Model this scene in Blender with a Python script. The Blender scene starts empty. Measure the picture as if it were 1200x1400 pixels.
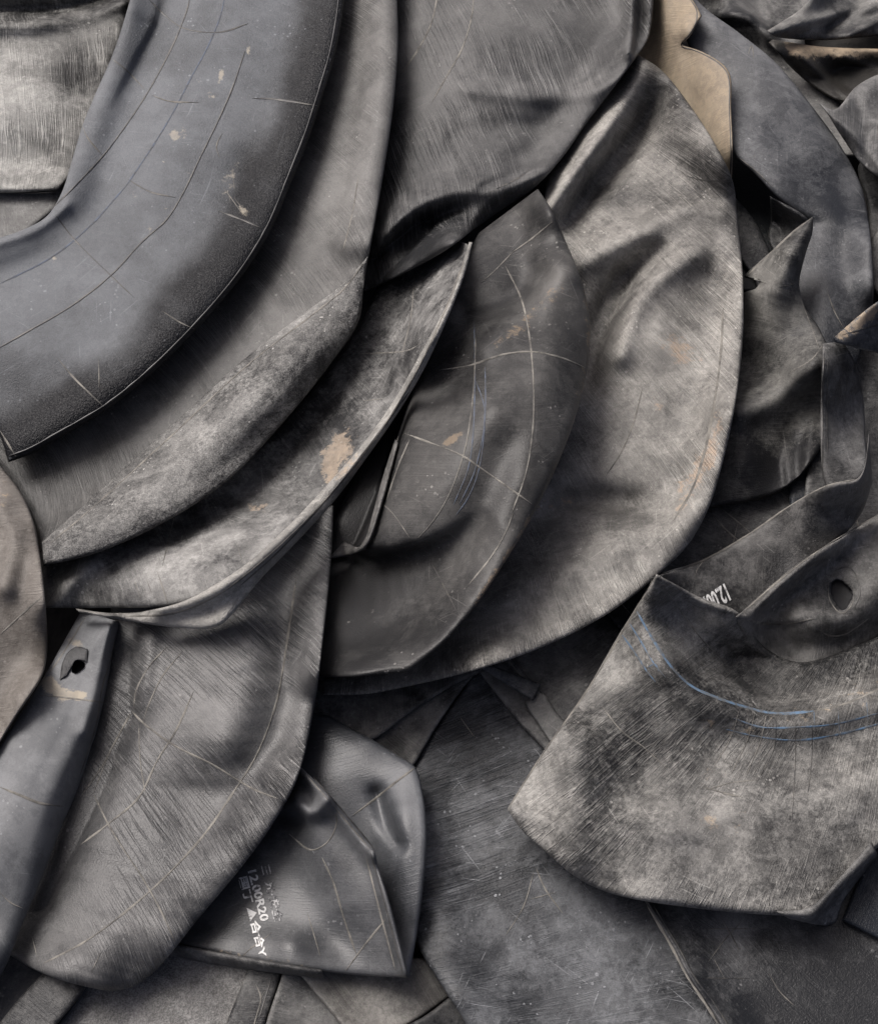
import bpy, math, random
import numpy as np

# ------------------------------------------------------------------ camera
SC = bpy.context.scene
COL = SC.collection
PW, PH = 1200.0, 1400.0
DIST, THETA, PXM = 3.0, math.radians(28), 0.00135
AIM = np.array([0.0, 0.0, 0.10])
CAMP = AIM + DIST * np.array([0.0, -math.sin(THETA), math.cos(THETA)])
FWD = (AIM - CAMP) / DIST
RIGHT = np.array([1.0, 0.0, 0.0])
UP = np.cross(RIGHT, FWD)
cam = bpy.data.cameras.new('camera')
cam.sensor_fit = 'VERTICAL'
cam.angle = 2 * math.atan(PH * PXM / 2 / DIST)
cam.clip_start, cam.clip_end = 0.05, 200
co = bpy.data.objects.new('camera', cam)
COL.objects.link(co)
co.location = CAMP
co.rotation_euler = (THETA, 0, 0)
SC.camera = co

# ------------------------------------------------------------------ light
SUN_EL, SUN_AZ = math.radians(50), math.radians(-46)      # azimuth from +Y (top of picture)
w = bpy.data.worlds.new('World')
SC.world = w
w.use_nodes = True
nt = w.node_tree
bg = nt.nodes['Background']
sky = nt.nodes.new('ShaderNodeTexSky')
sky.sky_type = 'NISHITA'
sky.sun_disc = False
sky.sun_elevation = SUN_EL
sky.sun_rotation = SUN_AZ
sky.dust_density = 6.0
sky.air_density = 0.22
nt.links.new(sky.outputs[0], bg.inputs[0])
bg.inputs[1].default_value = 0.085
sl = bpy.data.lights.new('sun', 'SUN')
sl.energy = 1.35
sl.angle = math.radians(30)
sl.color = (1.0, 0.985, 0.955)
so = bpy.data.objects.new('sun', sl)
COL.objects.link(so)
so.location = (0, 3, 5)
so.rotation_euler = (-(math.pi / 2 - SUN_EL), 0, -SUN_AZ)
SC.view_settings.view_transform = 'Standard'
SC.view_settings.look = 'None'
SC.view_settings.gamma = 1
SC.view_settings.use_curve_mapping = False
SC.view_settings.exposure = 0.98
SC.render.engine = 'CYCLES'

# ------------------------------------------------------------------ mapping: photo point + height -> world
def world(px, py, z):
    px = np.asarray(px, float); py = np.asarray(py, float); z = np.asarray(z, float)
    k = PXM / DIST
    dx = (px - PW / 2) * k
    dy = (PH / 2 - py) * k
    d = FWD[None, :] + dx.reshape(-1, 1) * RIGHT + dy.reshape(-1, 1) * UP
    lam = (z.reshape(-1) - CAMP[2]) / d[:, 2]
    return CAMP + d * lam[:, None]

# ------------------------------------------------------------------ numeric helpers
CELL = 3.0
X0, Y0, X1, Y1 = -260, -260, 1460, 1660
RW, RH = int((X1 - X0) / CELL), int((Y1 - Y0) / CELL)
H = np.zeros((RH, RW))                    # height of the heap so far, along each line of sight

def box(a, r):
    for ax in (0, 1):
        p = np.pad(a, [(r + 1, r) if i == ax else (0, 0) for i in (0, 1)], mode='edge')
        c = np.cumsum(p, axis=ax)
        n = a.shape[ax]
        a = (np.take(c, np.arange(2 * r + 1, 2 * r + 1 + n), axis=ax) - np.take(c, np.arange(0, n), axis=ax)) / (2 * r + 1)
    return a

def blur(a, r):
    for _ in range(3):
        a = box(a, r)
    return a

def nblur(a, m, r):
    return blur(a * m, r) / np.maximum(blur(m, r), 1e-4)

def maxf(a, r):
    for ax in (0, 1):
        o = a.copy()
        for k in range(1, r + 1):
            o = np.maximum(o, np.roll(a, k, ax)); o = np.maximum(o, np.roll(a, -k, ax))
        a = o
    return a

def samp(a, px, py):
    fx = np.clip((px - X0) / CELL - .5, 0, RW - 1.001); fy = np.clip((py - Y0) / CELL - .5, 0, RH - 1.001)
    ix = fx.astype(int); iy = fy.astype(int); fx = fx - ix; fy = fy - iy
    return (a[iy, ix] * (1 - fx) + a[iy, ix + 1] * fx) * (1 - fy) + (a[iy + 1, ix] * (1 - fx) + a[iy + 1, ix + 1] * fx) * fy

_T = np.random.RandomState(5).rand(256, 256)
def vnoise(x, y):
    ix = np.floor(x).astype(int); iy = np.floor(y).astype(int)
    fx = x - ix; fy = y - iy
    fx = fx * fx * (3 - 2 * fx); fy = fy * fy * (3 - 2 * fy)
    g = lambda a, b: _T[(iy + b) & 255, (ix + a) & 255]
    return (g(0, 0) * (1 - fx) + g(1, 0) * fx) * (1 - fy) + (g(0, 1) * (1 - fx) + g(1, 1) * fx) * fy - .5

def spline(pts):
    """dense curve through points; a third entry marks a corner"""
    out = []
    P = [np.array(p[:2], float) for p in pts]
    cor = [i for i in range(len(pts)) if len(pts[i]) > 2 or i in (0, len(pts) - 1)]
    for a, b in zip(cor[:-1], cor[1:]):
        Q = P[a:b + 1]
        Q = [2 * Q[0] - Q[1]] + Q + [2 * Q[-1] - Q[-2]]
        for i in range(1, len(Q) - 2):
            p0, p1, p2, p3 = Q[i - 1:i + 3]
            t0 = 0; t1 = t0 + max(np.linalg.norm(p1 - p0), 1e-3) ** .5
            t2 = t1 + max(np.linalg.norm(p2 - p1), 1e-3) ** .5; t3 = t2 + max(np.linalg.norm(p3 - p2), 1e-3) ** .5
            n = max(2, int(np.linalg.norm(p2 - p1) / 3))
            t = np.linspace(t1, t2, n, endpoint=False)[:, None]
            A1 = (t1 - t) / (t1 - t0) * p0 + (t - t0) / (t1 - t0) * p1
            A2 = (t2 - t) / (t2 - t1) * p1 + (t - t1) / (t2 - t1) * p2
            A3 = (t3 - t) / (t3 - t2) * p2 + (t - t2) / (t3 - t2) * p3
            B1 = (t2 - t) / (t2 - t0) * A1 + (t - t0) / (t2 - t0) * A2
            B2 = (t3 - t) / (t3 - t1) * A2 + (t - t1) / (t3 - t1) * A3
            out.append((t2 - t) / (t2 - t1) * B1 + (t - t1) / (t2 - t1) * B2)
    out.append(P[-1][None, :])
    return np.concatenate(out)

def arc(C):
    L = np.concatenate([[0], np.cumsum(np.hypot(*np.diff(C, axis=0).T))])
    return L

def at(C, f):
    L = arc(C)
    return np.stack([np.interp(f * L[-1], L, C[:, 0]), np.interp(f * L[-1], L, C[:, 1])], -1)

def grid_interp(g, s, t):
    g = np.array(g, float)
    def ax(g, f):
        n = g.shape[0]
        if n == 1: return np.repeat(g, len(f), 0)
        x = f * (n - 1); i = np.clip(x.astype(int), 0, n - 2); u = (x - i)[:, None]
        G = np.concatenate([2 * g[:1] - g[1:2], g, 2 * g[-1:] - g[-2:-1]])
        a, b, c, d = G[i], G[i + 1], G[i + 2], G[i + 3]
        return b + .5 * u * (c - a + u * (2 * a - 5 * b + 4 * c - d + u * (3 * (b - c) + d - a)))
    return ax(ax(g, s).T, t).T

def polydist(px, py, pts):
    """distance, signed side (positive on the right-hand side when walking along), fraction along, of polyline"""
    C = spline(pts); C = at(C, np.linspace(0, 1, max(6, int(arc(C)[-1] / 14))))
    a = C[:-1]; d = C[1:] - a; L2 = (d ** 2).sum(1)
    best = np.full(px.shape, 1e9); side = np.zeros(px.shape); fr = np.zeros(px.shape); perp = np.zeros(px.shape)
    n = len(a)
    for i in range(n):
        rx = px - a[i, 0]; ry = py - a[i, 1]
        u = np.clip((rx * d[i, 0] + ry * d[i, 1]) / L2[i], 0, 1)
        ex = rx - u * d[i, 0]; ey = ry - u * d[i, 1]
        q = np.hypot(ex, ey)
        cr_ = (d[i, 0] * ry - d[i, 1] * rx) / math.sqrt(L2[i])
        k = (q < best - 1e-6) | ((np.abs(q - best) <= 1e-6) & (np.abs(cr_) > perp))
        best = np.where(k, q, best); perp = np.where(k, np.abs(cr_), perp)
        side = np.where(k, np.sign(cr_), side)
        fr = np.where(k, (i + u) / n, fr)
    return best, side, fr

RELIEF = 1.0
def feature(f, px, py):
    kind = f[0]
    if kind == 'ridge':                    # ('ridge', pts, amp|[amps], width)
        d, s, u = polydist(px, py, f[1])
        a = np.interp(u, np.linspace(0, 1, len(f[2])), f[2]) if isinstance(f[2], (list, tuple)) else f[2]
        return a * RELIEF * np.exp(-(d / f[3]) ** 2)
    if kind == 'step':                     # ('step', pts, [amps], width, reach): right-hand side drops
        d, s, u = polydist(px, py, f[1])
        a = np.interp(u, np.linspace(0, 1, len(f[2])), f[2]) if isinstance(f[2], (list, tuple)) else f[2]
        sd = d * s
        return -a / (1 + np.exp(-np.clip(sd / f[3] * 3, -40, 40))) * np.exp(-(np.maximum(sd, 0) / f[4]) ** 2)
    if kind == 'bump':                     # ('bump', x, y, rx, ry, deg, amp)
        c, s = math.cos(math.radians(f[5])), math.sin(math.radians(f[5]))
        x = px - f[1]; y = py - f[2]
        return f[6] * np.exp(-(((x * c + y * s) / f[3]) ** 2 + ((-x * s + y * c) / f[4]) ** 2))
    if kind == 'noise':                    # ('noise', amp, wavelength)
        return f[1] * (vnoise(px / f[2] + 7.3, py / f[2] + 1.7) + .5 * vnoise(px / f[2] * 2.1, py / f[2] * 2.1 + 9)) * 2
    raise ValueError(kind)

# ------------------------------------------------------------------ materials
def N(nt, typ, **kw):
    n = nt.nodes.new(typ)
    for k, v in kw.items():
        if k.startswith('i_'):
            n.inputs[int(k[2:]) if k[2:].isdigit() else k[2:]].default_value = v
        else:
            setattr(n, k, v)
    return n

DARK = (.014, .0145, .0165)
BLUE = (.018, .021, .027)
WARM = (.030, .028, .025)
GREY = (.26, .256, .246)
COOL = (.225, .232, .246)
TANC = (.40, .315, .22)

def rubber(name, rub=DARK, dust=GREY, tan=TANC, su=120, sv=5, skew=0.0, stri=.55, mott=.7, grain=.45, bump=1.0,
           rough=(.42, .78), scr=.5, speck=.5, warp=.055, seed=0.0, spec=.26, flake=.16, leather=.5, fine=.7):
    m = bpy.data.materials.new(name); m.use_nodes = True
    nt = m.node_tree; L = nt.links.new
    bs = nt.nodes['Principled BSDF']
    def math_(op, a, b=None, c=None, clamp=False):
        n = nt.nodes.new('ShaderNodeMath'); n.operation = op; n.use_clamp = clamp
        for i, v in enumerate((a, b, c)):
            if v is None: continue
            if isinstance(v, (int, float)): n.inputs[i].default_value = v
            else: L(v, n.inputs[i])
        return n.outputs[0]
    def rng(v, a, b, lo=0., hi=1., smooth=False):
        n = nt.nodes.new('ShaderNodeMapRange'); n.clamp = True
        if smooth: n.interpolation_type = 'SMOOTHSTEP'
        L(v, n.inputs[0])
        for i, q in enumerate((a, b, lo, hi)): n.inputs[i + 1].default_value = q
        return n.outputs[0]
    def noise(vec, scale, detail=2., rgh=.5, col=False, dist=0.):
        n = N(nt, 'ShaderNodeTexNoise')
        n.inputs['Scale'].default_value = scale; n.inputs['Detail'].default_value = detail
        n.inputs['Roughness'].default_value = rgh; n.inputs['Distortion'].default_value = dist
        L(vec, n.inputs['Vector'])
        return n.outputs['Color' if col else 'Fac']
    def mapped(vec, scale, rot):
        n = N(nt, 'ShaderNodeMapping'); L(vec, n.inputs[0])
        r = N(nt, 'ShaderNodeMapping'); r.inputs['Rotation'].default_value = (0, 0, rot)
        L(vec, r.inputs[0]); nt.nodes.remove(n)
        n = N(nt, 'ShaderNodeMapping'); n.inputs['Scale'].default_value = scale; L(r.outputs[0], n.inputs[0])
        return n.outputs[0]
    po = N(nt, 'ShaderNodeVectorMath', operation='ADD'); po.inputs[1].default_value = (seed * 1.73, seed * .91, seed * .37)
    L(N(nt, 'ShaderNodeTexCoord').outputs['Object'], po.inputs[0])
    P = po.outputs[0]
    uv = N(nt, 'ShaderNodeUVMap'); uv.uv_map = 'flat'
    at_ = lambda nm: N(nt, 'ShaderNodeAttribute', attribute_name=nm).outputs['Fac']
    wn = noise(P, 2.6, 2, .45, True)
    v1 = N(nt, 'ShaderNodeVectorMath', operation='SUBTRACT'); L(wn, v1.inputs[0]); v1.inputs[1].default_value = (.5, .5, .5)
    v2 = N(nt, 'ShaderNodeVectorMath', operation='SCALE'); L(v1.outputs[0], v2.inputs[0]); v2.inputs['Scale'].default_value = warp
    v3 = N(nt, 'ShaderNodeVectorMath', operation='ADD'); L(uv.outputs[0], v3.inputs[0]); L(v2.outputs[0], v3.inputs[1])
    W = v3.outputs[0]
    s1 = noise(mapped(W, (su * 1.25, sv, 1), skew), 1, 2, .55)
    s2 = noise(mapped(W, (su * 3.2, sv * 2.2, 1), skew + .10), 1, 2, .5)
    s3 = noise(mapped(W, (su * .45, sv * .8, 1), skew - .05), 1, 2, .5)
    thin = rng(math_('ABSOLUTE', math_('SUBTRACT', s1, .5)), .0, .040, 1, 0)      # narrow crease lines
    S = rng(math_('MULTIPLY_ADD', s2, .45, math_('MULTIPLY', s3, .55)), .40, .60)
    patch = noise(P, 5.5, 3, .6)
    SM = math_('MULTIPLY', at_('stri'), rng(patch, .40, .62, .06, .85))
    M = rng(noise(P, 5, 7, .62, dist=.15), .34, .66, smooth=True)
    M2 = rng(noise(P, 42, 5, .62, dist=.15), .36, .64)
    G = rng(noise(P, 420, 1, .5), .34, .66)
    D = at_('dust')
    D = math_('MULTIPLY_ADD', math_('SUBTRACT', M, .5), mott * .62, D)
    D = math_('MULTIPLY_ADD', math_('SUBTRACT', M2, .5), mott * .26 * fine, D)
    M3 = rng(noise(P, 120, 6, .72, dist=.4), .44, .58)                     # crisp scraped-off dust
    D = math_('MULTIPLY_ADD', math_('MULTIPLY', math_('SUBTRACT', M3, .55), rng(noise(P, 8, 3, .6), .38, .62, .15, 1)), .26 * fine, D)
    lines = math_('MULTIPLY_ADD', thin, .32, math_('MULTIPLY_ADD', S, .20, -.14))
    D = math_('MULTIPLY_ADD', math_('MULTIPLY', lines, SM), stri, D)
    D = math_('MULTIPLY_ADD', math_('SUBTRACT', G, .5), grain * .24, D)
    # flaked dust with crisp borders
    fl = noise(P, 16, 10, .78, dist=.3)
    D = math_('MULTIPLY_ADD', math_('SUBTRACT', rng(fl, .47, .53), .5), flake, D)
    # long thin scuffs, at three slants
    gate = rng(noise(P, 9, 2, .5), .45, .6)
    scs = None
    for k, (r, sx, sy) in enumerate(((.5, 260, 9), (-.7, 330, 12), (1.25, 210, 7))):
        q = rng(noise(mapped(W, (sx, sy, 1), skew + r), 1, 1, .4), .69, .76)
        scs = q if scs is None else math_('MAXIMUM', scs, q)
    D = math_('MULTIPLY_ADD', math_('MULTIPLY', scs, gate), scr * .30, D)
    vor = N(nt, 'ShaderNodeTexVoronoi'); vor.inputs['Scale'].default_value = 85
    L(P, vor.inputs['Vector'])
    vd = math_('ADD', vor.outputs['Distance'], math_('MULTIPLY', math_('SUBTRACT', M2, .5), .3))
    sp = math_('MULTIPLY', rng(vd, .10, .16, 1, 0), rng(noise(P, 13, 4, .6), .52, .62))
    D = math_('MULTIPLY_ADD', sp, speck * .75, D)
    D = math_('ADD', D, 0, clamp=True)
    D = math_('POWER', D, 1.35)
    mx = N(nt, 'ShaderNodeMix', data_type='RGBA'); L(D, mx.inputs[0])
    mx.inputs[6].default_value = (*rub, 1); mx.inputs[7].default_value = (*dust, 1)
    Tn = math_('MULTIPLY_ADD', math_('SUBTRACT', noise(P, 48, 8, .78), .5), 2.1, at_('tan'))
    Tn = math_('MULTIPLY', rng(Tn, .38, .58), math_('MULTIPLY_ADD', M2, .35, .45))
    mx2 = N(nt, 'ShaderNodeMix', data_type='RGBA'); L(Tn, mx2.inputs[0])
    L(mx.outputs[2], mx2.inputs[6]); mx2.inputs[7].default_value = (*tan, 1)
    L(mx2.outputs[2], bs.inputs['Base Color'])
    L(rng(math_('MAXIMUM', D, Tn), 0, .8, rough[0], rough[1]), bs.inputs['Roughness'])
    bs.inputs['Specular IOR Level'].default_value = spec
    hgt = math_('MULTIPLY_ADD', math_('MULTIPLY', math_('MULTIPLY_ADD', thin, .80, math_('MULTIPLY', S, .42)), SM), stri, math_('MULTIPLY', M2, .16 * mott * fine))
    hgt = math_('MULTIPLY_ADD', G, grain * .14, hgt)
    hgt = math_('MULTIPLY_ADD', sp, speck * .35, hgt)
    hgt = math_('MULTIPLY_ADD', noise(P, 190, 2, .5), grain * .22, hgt)
    hgt = math_('MULTIPLY_ADD', D, .35, hgt)
    hgt = math_('MULTIPLY_ADD', math_('MULTIPLY', noise(P, 300, 2, .5, dist=.6), math_('SUBTRACT', 1.0, D)), leather, hgt)
    b = N(nt, 'ShaderNodeBump'); b.inputs['Strength'].default_value = .85 * bump; b.inputs['Distance'].default_value = .0018
    L(hgt, b.inputs['Height']); L(b.outputs[0], bs.inputs['Normal'])
    return m

def simple(name, col, rough=.7, worn=None, scale=60, thr=(.42, .55)):
    m = bpy.data.materials.new(name); m.use_nodes = True
    nt = m.node_tree; bs = nt.nodes['Principled BSDF']
    P = N(nt, 'ShaderNodeTexCoord')
    n = N(nt, 'ShaderNodeTexNoise'); n.inputs['Scale'].default_value = scale; n.inputs['Detail'].default_value = 6; n.inputs['Roughness'].default_value = .7
    nt.links.new(P.outputs['Object'], n.inputs['Vector'])
    r = N(nt, 'ShaderNodeMapRange'); r.inputs[1].default_value, r.inputs[2].default_value = thr
    nt.links.new(n.outputs['Fac'], r.inputs[0])
    mx = N(nt, 'ShaderNodeMix', data_type='RGBA')
    nt.links.new(r.outputs[0], mx.inputs[0])
    c2 = worn or tuple(c * .6 for c in col)
    mx.inputs[6].default_value = (*c2, 1); mx.inputs[7].default_value = (*col, 1)
    nt.links.new(mx.outputs[2], bs.inputs['Base Color'])
    bs.inputs['Roughness'].default_value = rough
    return m

M_IN = simple('bare_black_rubber', (.010, .010, .012), .7, (.006, .006, .007), 40)
M_RIB = simple('dusty_mould_line', (.215, .204, .182), .9, (.07, .067, .062), 26, (.38, .62))
M_DARKRIB = simple('clean_mould_line', (.030, .030, .032), .5, (.09, .085, .075), 50, (.35, .6))
M_EDGE = simple('black_edge_bead', (.012, .0125, .014), .42, (.022, .022, .024), 30)
M_BLUE = simple('blue_line_paint', (.10, .17, .26), .7, (.10, .11, .12), 55, (.44, .60))
M_PALEBLUE = simple('faded_blue_line_paint', (.085, .105, .145), .75, (.06, .063, .07), 60, (.40, .6))
M_PAINT = simple('worn_white_stencil_paint', (.62, .62, .61), .8, (.09, .09, .093), 120, (.37, .49))
M_PAINTWORN = simple('rubbed_stencil_paint', (.45, .45, .45), .8, (.05, .05, .055), 140, (.46, .58))

# ------------------------------------------------------------------ builders
def props(o, label=None, cat=None, group=None, kind=None):
    for k, v in (('label', label), ('category', cat), ('group', group), ('kind', kind)):
        if v: o[k] = v

def link_mesh(name, verts, faces, loc, mats, mat_idx=None, parent=None):
    me = bpy.data.meshes.new(name)
    me.from_pydata((verts - loc).tolist(), [], faces)
    me.validate()
    for m in mats: me.materials.append(m)
    if mat_idx is not None and len(mat_idx) == len(me.polygons):
        me.polygons.foreach_set('material_index', np.array(mat_idx, np.int32))
    me.polygons.foreach_set('use_smooth', np.ones(len(me.polygons), bool))
    me.update()
    o = bpy.data.objects.new(name, me)
    COL.objects.link(o)
    if parent is not None:
        o.parent = parent
        o.location = loc - np.array(parent.location)
    else:
        o.location = loc
    return o

def vals(v, pts_s, pts_t, X, Y):
    """number | grid | dict(base=number|grid, add=[features], f=callable)"""
    if not isinstance(v, dict): v = dict(base=v)
    b = v.get('base', 0)
    r = np.full(X.shape, float(b)) if isinstance(b, (int, float)) else grid_interp(b, pts_s, pts_t)
    for f in v.get('add', []): r = r + feature(f, X, Y)
    if 'f' in v: r = r + v['f'](pts_s[:, None] + 0 * X, pts_t[None, :] + 0 * X, X, Y)
    return r

RIBBON_MATS = {}
def piece(name, A, B, mat, label=None, cat=None, group=None, parent=None, E0=None, E1=None, res=5.0, T=.022, R=14,
          h=0.0, feats=(), ripple=(0, 30), dust=.3, tan=0.0, stri=1.0, smooth=8, gap=.004, holes=(), ribs=(), partlabel=None, clamp=True, edges=()):
    """one flattened length of rubber: a closed shell between two traced rails, laid over whatever lies beneath"""
    global H
    CA, CB = spline(A), spline(B)
    la, lb = arc(CA)[-1], arc(CB)[-1]
    ln = max(la, lb)
    wd = max(np.hypot(*(at(CA, np.linspace(0, 1, 20)) - at(CB, np.linspace(0, 1, 20))).T).max(), 8)
    n = int(np.clip(ln / res, 10, 420)); m = int(np.clip(wd / res, 8, 170))
    def clus(k):
        x = np.linspace(0, 1, k)
        return .45 * x + .55 * (.5 - .5 * np.cos(math.pi * x))
    s, t = clus(n), clus(m)
    a, b = at(CA, s), at(CB, s)
    e0 = at(spline(E0), t) if E0 else (1 - t)[:, None] * a[0] + t[:, None] * b[0]
    e1 = at(spline(E1), t) if E1 else (1 - t)[:, None] * a[-1] + t[:, None] * b[-1]
    S_, T_ = s[:, None, None], t[None, :, None]
    P = (1 - T_) * a[:, None] + T_ * b[:, None] + (1 - S_) * e0[None] + S_ * e1[None] - (
        (1 - S_) * (1 - T_) * a[0] + (1 - S_) * T_ * b[0] + S_ * (1 - T_) * a[-1] + S_ * T_ * b[-1])
    X, Y = P[..., 0].copy(), P[..., 1].copy()
    # edge distance in photo points -> rounded rim
    wid = np.hypot(*(a - b).T)[:, None]
    dt = np.minimum(t, 1 - t)[None, :] * wid
    ds = np.minimum(s, 1 - s)[:, None] * ln
    prof = np.sqrt(np.clip(1 - (1 - np.minimum(dt / R, 1)) ** 2, 0, 1)) * np.sqrt(np.clip(1 - (1 - np.minimum(ds / R, 1)) ** 2, 0, 1))
    thick = T * prof
    # footprint raster
    def up(a):
        k = 3
        i = np.linspace(0, a.shape[0] - 1, a.shape[0] * k); j = np.linspace(0, a.shape[1] - 1, a.shape[1] * k)
        i0 = np.minimum(i.astype(int), a.shape[0] - 2); j0 = np.minimum(j.astype(int), a.shape[1] - 2)
        u = (i - i0)[:, None]; v = (j - j0)[None, :]
        return (a[i0][:, j0] * (1 - v) + a[i0][:, j0 + 1] * v) * (1 - u) + (a[i0 + 1][:, j0] * (1 - v) + a[i0 + 1][:, j0 + 1] * v) * u
    UX, UY = up(X), up(Y)
    ix = np.clip(((UX - X0) / CELL).astype(int), 0, RW - 1); iy = np.clip(((UY - Y0) / CELL).astype(int), 0, RH - 1)
    mask = np.zeros((RH, RW)); mask[iy, ix] = 1
    z = nblur(H, mask, smooth)
    for _ in range(3):
        r = np.maximum(H - z, 0) * mask
        z = z + nblur(maxf(r, max(2, smooth // 2)), mask, max(2, smooth // 2))
    r = np.maximum(H - z, 0) * mask
    z = z + blur(maxf(r, 3), 1)
    global RELIEF
    RELIEF = 1.7
    if not isinstance(h, dict): h = dict(base=h)
    if 'base' in h: h = dict(h, base=(np.array(h['base'], float) * 1.45).tolist())
    rel = vals(h, s, t, X, Y)
    for f in feats: rel = rel + feature(f, X, Y)
    RELIEF = 1.0
    if ripple[0]:
        U_ = s[:, None] * ln; V_ = t[None, :] * wid
        rel = rel + ripple[0] * (vnoise(U_ / ripple[1], V_ / (ripple[1] * 5) + 3) + .5 * vnoise(U_ / ripple[1] * 2.3 + 5, V_ / (ripple[1] * 3))) * 2
    bot = samp(z, X, Y) + gap + rel
    if clamp: bot = np.maximum(bot, samp(blur(maxf(H * mask, 2), 1), X, Y) + .0015)
    mid = bot + T / 2
    top = mid + thick / 2
    bt = mid - thick / 2
    np.maximum.at(H, (iy, ix), up(top))
    # exact height of this surface under any photo point (nearest grid corner + local slope)
    gX, gY, gZ = X.copy(), Y.copy(), top.copy()
    def own(px, py):
        px = np.asarray(px, float); py = np.asarray(py, float); out = np.zeros(px.shape)
        for c in range(0, len(px), 64):
            x, y = px[c:c + 64], py[c:c + 64]
            k = ((gX.ravel()[None] - x[:, None]) ** 2 + (gY.ravel()[None] - y[:, None]) ** 2).argmin(1)
            i = np.clip(k // m, 1, n - 2); j = np.clip(k % m, 1, m - 2)
            ex, ey = x - gX[i, j], y - gY[i, j]
            def slope(di, dj): return gX[i + di, j + dj] - gX[i, j], gY[i + di, j + dj] - gY[i, j], gZ[i + di, j + dj] - gZ[i, j]
            best = None
            for si in (1, -1):
                for sj in (1, -1):
                    ax, ay, az = slope(si, 0); bx, by, bz = slope(0, sj)
                    det = ax * by - ay * bx; det = np.where(np.abs(det) < 1e-6, 1e-6, det)
                    u = (ex * by - ey * bx) / det; v = (ax * ey - ay * ex) / det
                    zz = gZ[i, j] + np.clip(u, 0, 1.2) * az + np.clip(v, 0, 1.2) * bz
                    bad = np.maximum(-u, 0) + np.maximum(-v, 0)
                    if best is None: best, bb = zz, bad
                    else: best = np.where(bad < bb, zz, best); bb = np.minimum(bad, bb)
            out[c:c + 64] = best
        return out
    # vertices
    idx = np.arange(n * m).reshape(n, m)
    vt = world(X.ravel(), Y.ravel(), top.ravel())
    bi = np.full((n, m), -1); inner = np.zeros((n, m), bool); inner[1:-1, 1:-1] = True
    bi[inner] = n * m + np.arange(inner.sum()); bi[~inner] = idx[~inner]
    vb = world(X[inner], Y[inner], bt[inner])
    keep = np.ones((n - 1, m - 1), bool)
    cx = (X[:-1, :-1] + X[1:, :-1] + X[1:, 1:] + X[:-1, 1:]) / 4; cy = (Y[:-1, :-1] + Y[1:, :-1] + Y[1:, 1:] + Y[:-1, 1:]) / 4
    skirts = []
    for hole in holes:
        hp = np.array(hole, float)
        def inside(x, y):
            r = np.zeros(x.shape, bool); j = len(hp) - 1
            for i in range(len(hp)):
                c = ((hp[i, 1] > y) != (hp[j, 1] > y)) & (x < (hp[j, 0] - hp[i, 0]) * (y - hp[i, 1]) / (hp[j, 1] - hp[i, 1] + 1e-9) + hp[i, 0])
                r ^= c; j = i
            return r
        keep &= ~inside(cx, cy)
        e = {}
        gone = ~keep & inside(cx, cy)
        for i, j in zip(*np.nonzero(gone)):
            q = [(i, j), (i + 1, j), (i + 1, j + 1), (i, j + 1)]
            for k in range(4):
                u, v = q[k], q[(k + 1) % 4]
                if (v, u) in e: del e[(v, u)]
                else: e[(u, v)] = 1
        loop = np.concatenate([hp, hp[:1]]); loop = at(loop, np.linspace(0, 1, 60))
        vs = set(u for k in e for u in k)
        low = {}
        for u in vs:
            d = np.hypot(loop[:, 0] - X[u], loop[:, 1] - Y[u]); k = d.argmin()
            X[u], Y[u] = loop[k]
            vt[idx[u]] = world([X[u]], [Y[u]], [top[u]])[0]
        skirts.append((e, vs))
    quads, mi = [], []
    q = np.stack([idx[:-1, :-1], idx[1:, :-1], idx[1:, 1:], idx[:-1, 1:]], -1)[keep]
    qb = np.stack([bi[:-1, :-1], bi[:-1, 1:], bi[1:, 1:], bi[1:, :-1]], -1).reshape(-1, 4)
    # orientation: make the top face up
    d1 = vt[idx[n // 2 + 1, m // 2]] - vt[idx[n // 2, m // 2]]; d2 = vt[idx[n // 2, m // 2 + 1]] - vt[idx[n // 2, m // 2]]
    if np.cross(d1, d2)[2] < 0: q = q[:, ::-1]; qb = qb[:, ::-1]
    V = [vt, vb]; nv = len(vt) + len(vb)
    faces = [tuple(x) for x in q.tolist()] + [tuple(x) for x in qb.tolist()]
    mi = [0] * len(q) + [1] * len(qb)
    for e, vs in skirts:
        m_ = {}
        hcx = np.mean([X[u] for u in vs]); hcy = np.mean([Y[u] for u in vs])
        for u in vs:
            m_[u] = nv
            dxy = np.array([X[u] - hcx, Y[u] - hcy]) * .10
            V.append(world([X[u] - dxy[0]], [Y[u] - dxy[1]], [top[u] - .005])); nv += 1
        for (u, v) in e:
            faces.append((int(idx[u]), m_[u], m_[v], int(idx[v]))); mi.append(1)
    uvw = np.zeros((nv, 2))
    U_ = (s[:, None] * ln * PXM + 0 * X); V_ = (t[None, :] - .5) * wid * PXM
    uvw[:n * m, 0] = U_.ravel(); uvw[:n * m, 1] = V_.ravel()
    k = len(vb); uvw[n * m:n * m + k, 0] = U_[inner]; uvw[n * m:n * m + k, 1] = V_[inner]
    att = {}
    for nm, val in (('dust', dust), ('tan', tan), ('stri', stri)):  # dust also carries shade and lit edges painted into some pieces
        g = vals(val, s, t, X, Y)
        q_ = np.zeros(nv); q_[:n * m] = g.ravel(); q_[n * m:n * m + k] = g[inner] * .3
        att[nm] = q_
    # raised mould lines belong to this surface; printed coloured lines are parts of their own
    mats = [mat, M_IN]
    prints = []
    ribs = list(ribs)
    for off, half, ht, rm in edges:                      # lines that run along the outer edge, a little inside it
        k_ = np.linspace(0, n - 1, max(6, n // 4)).astype(int)
        tt = 1 - off / np.maximum(wid[k_, 0], off * 2)
        ribs.append(([(float(np.interp(a_, t, X[i])), float(np.interp(a_, t, Y[i]))) for i, a_ in zip(k_, tt)], half, ht, rm))
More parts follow.
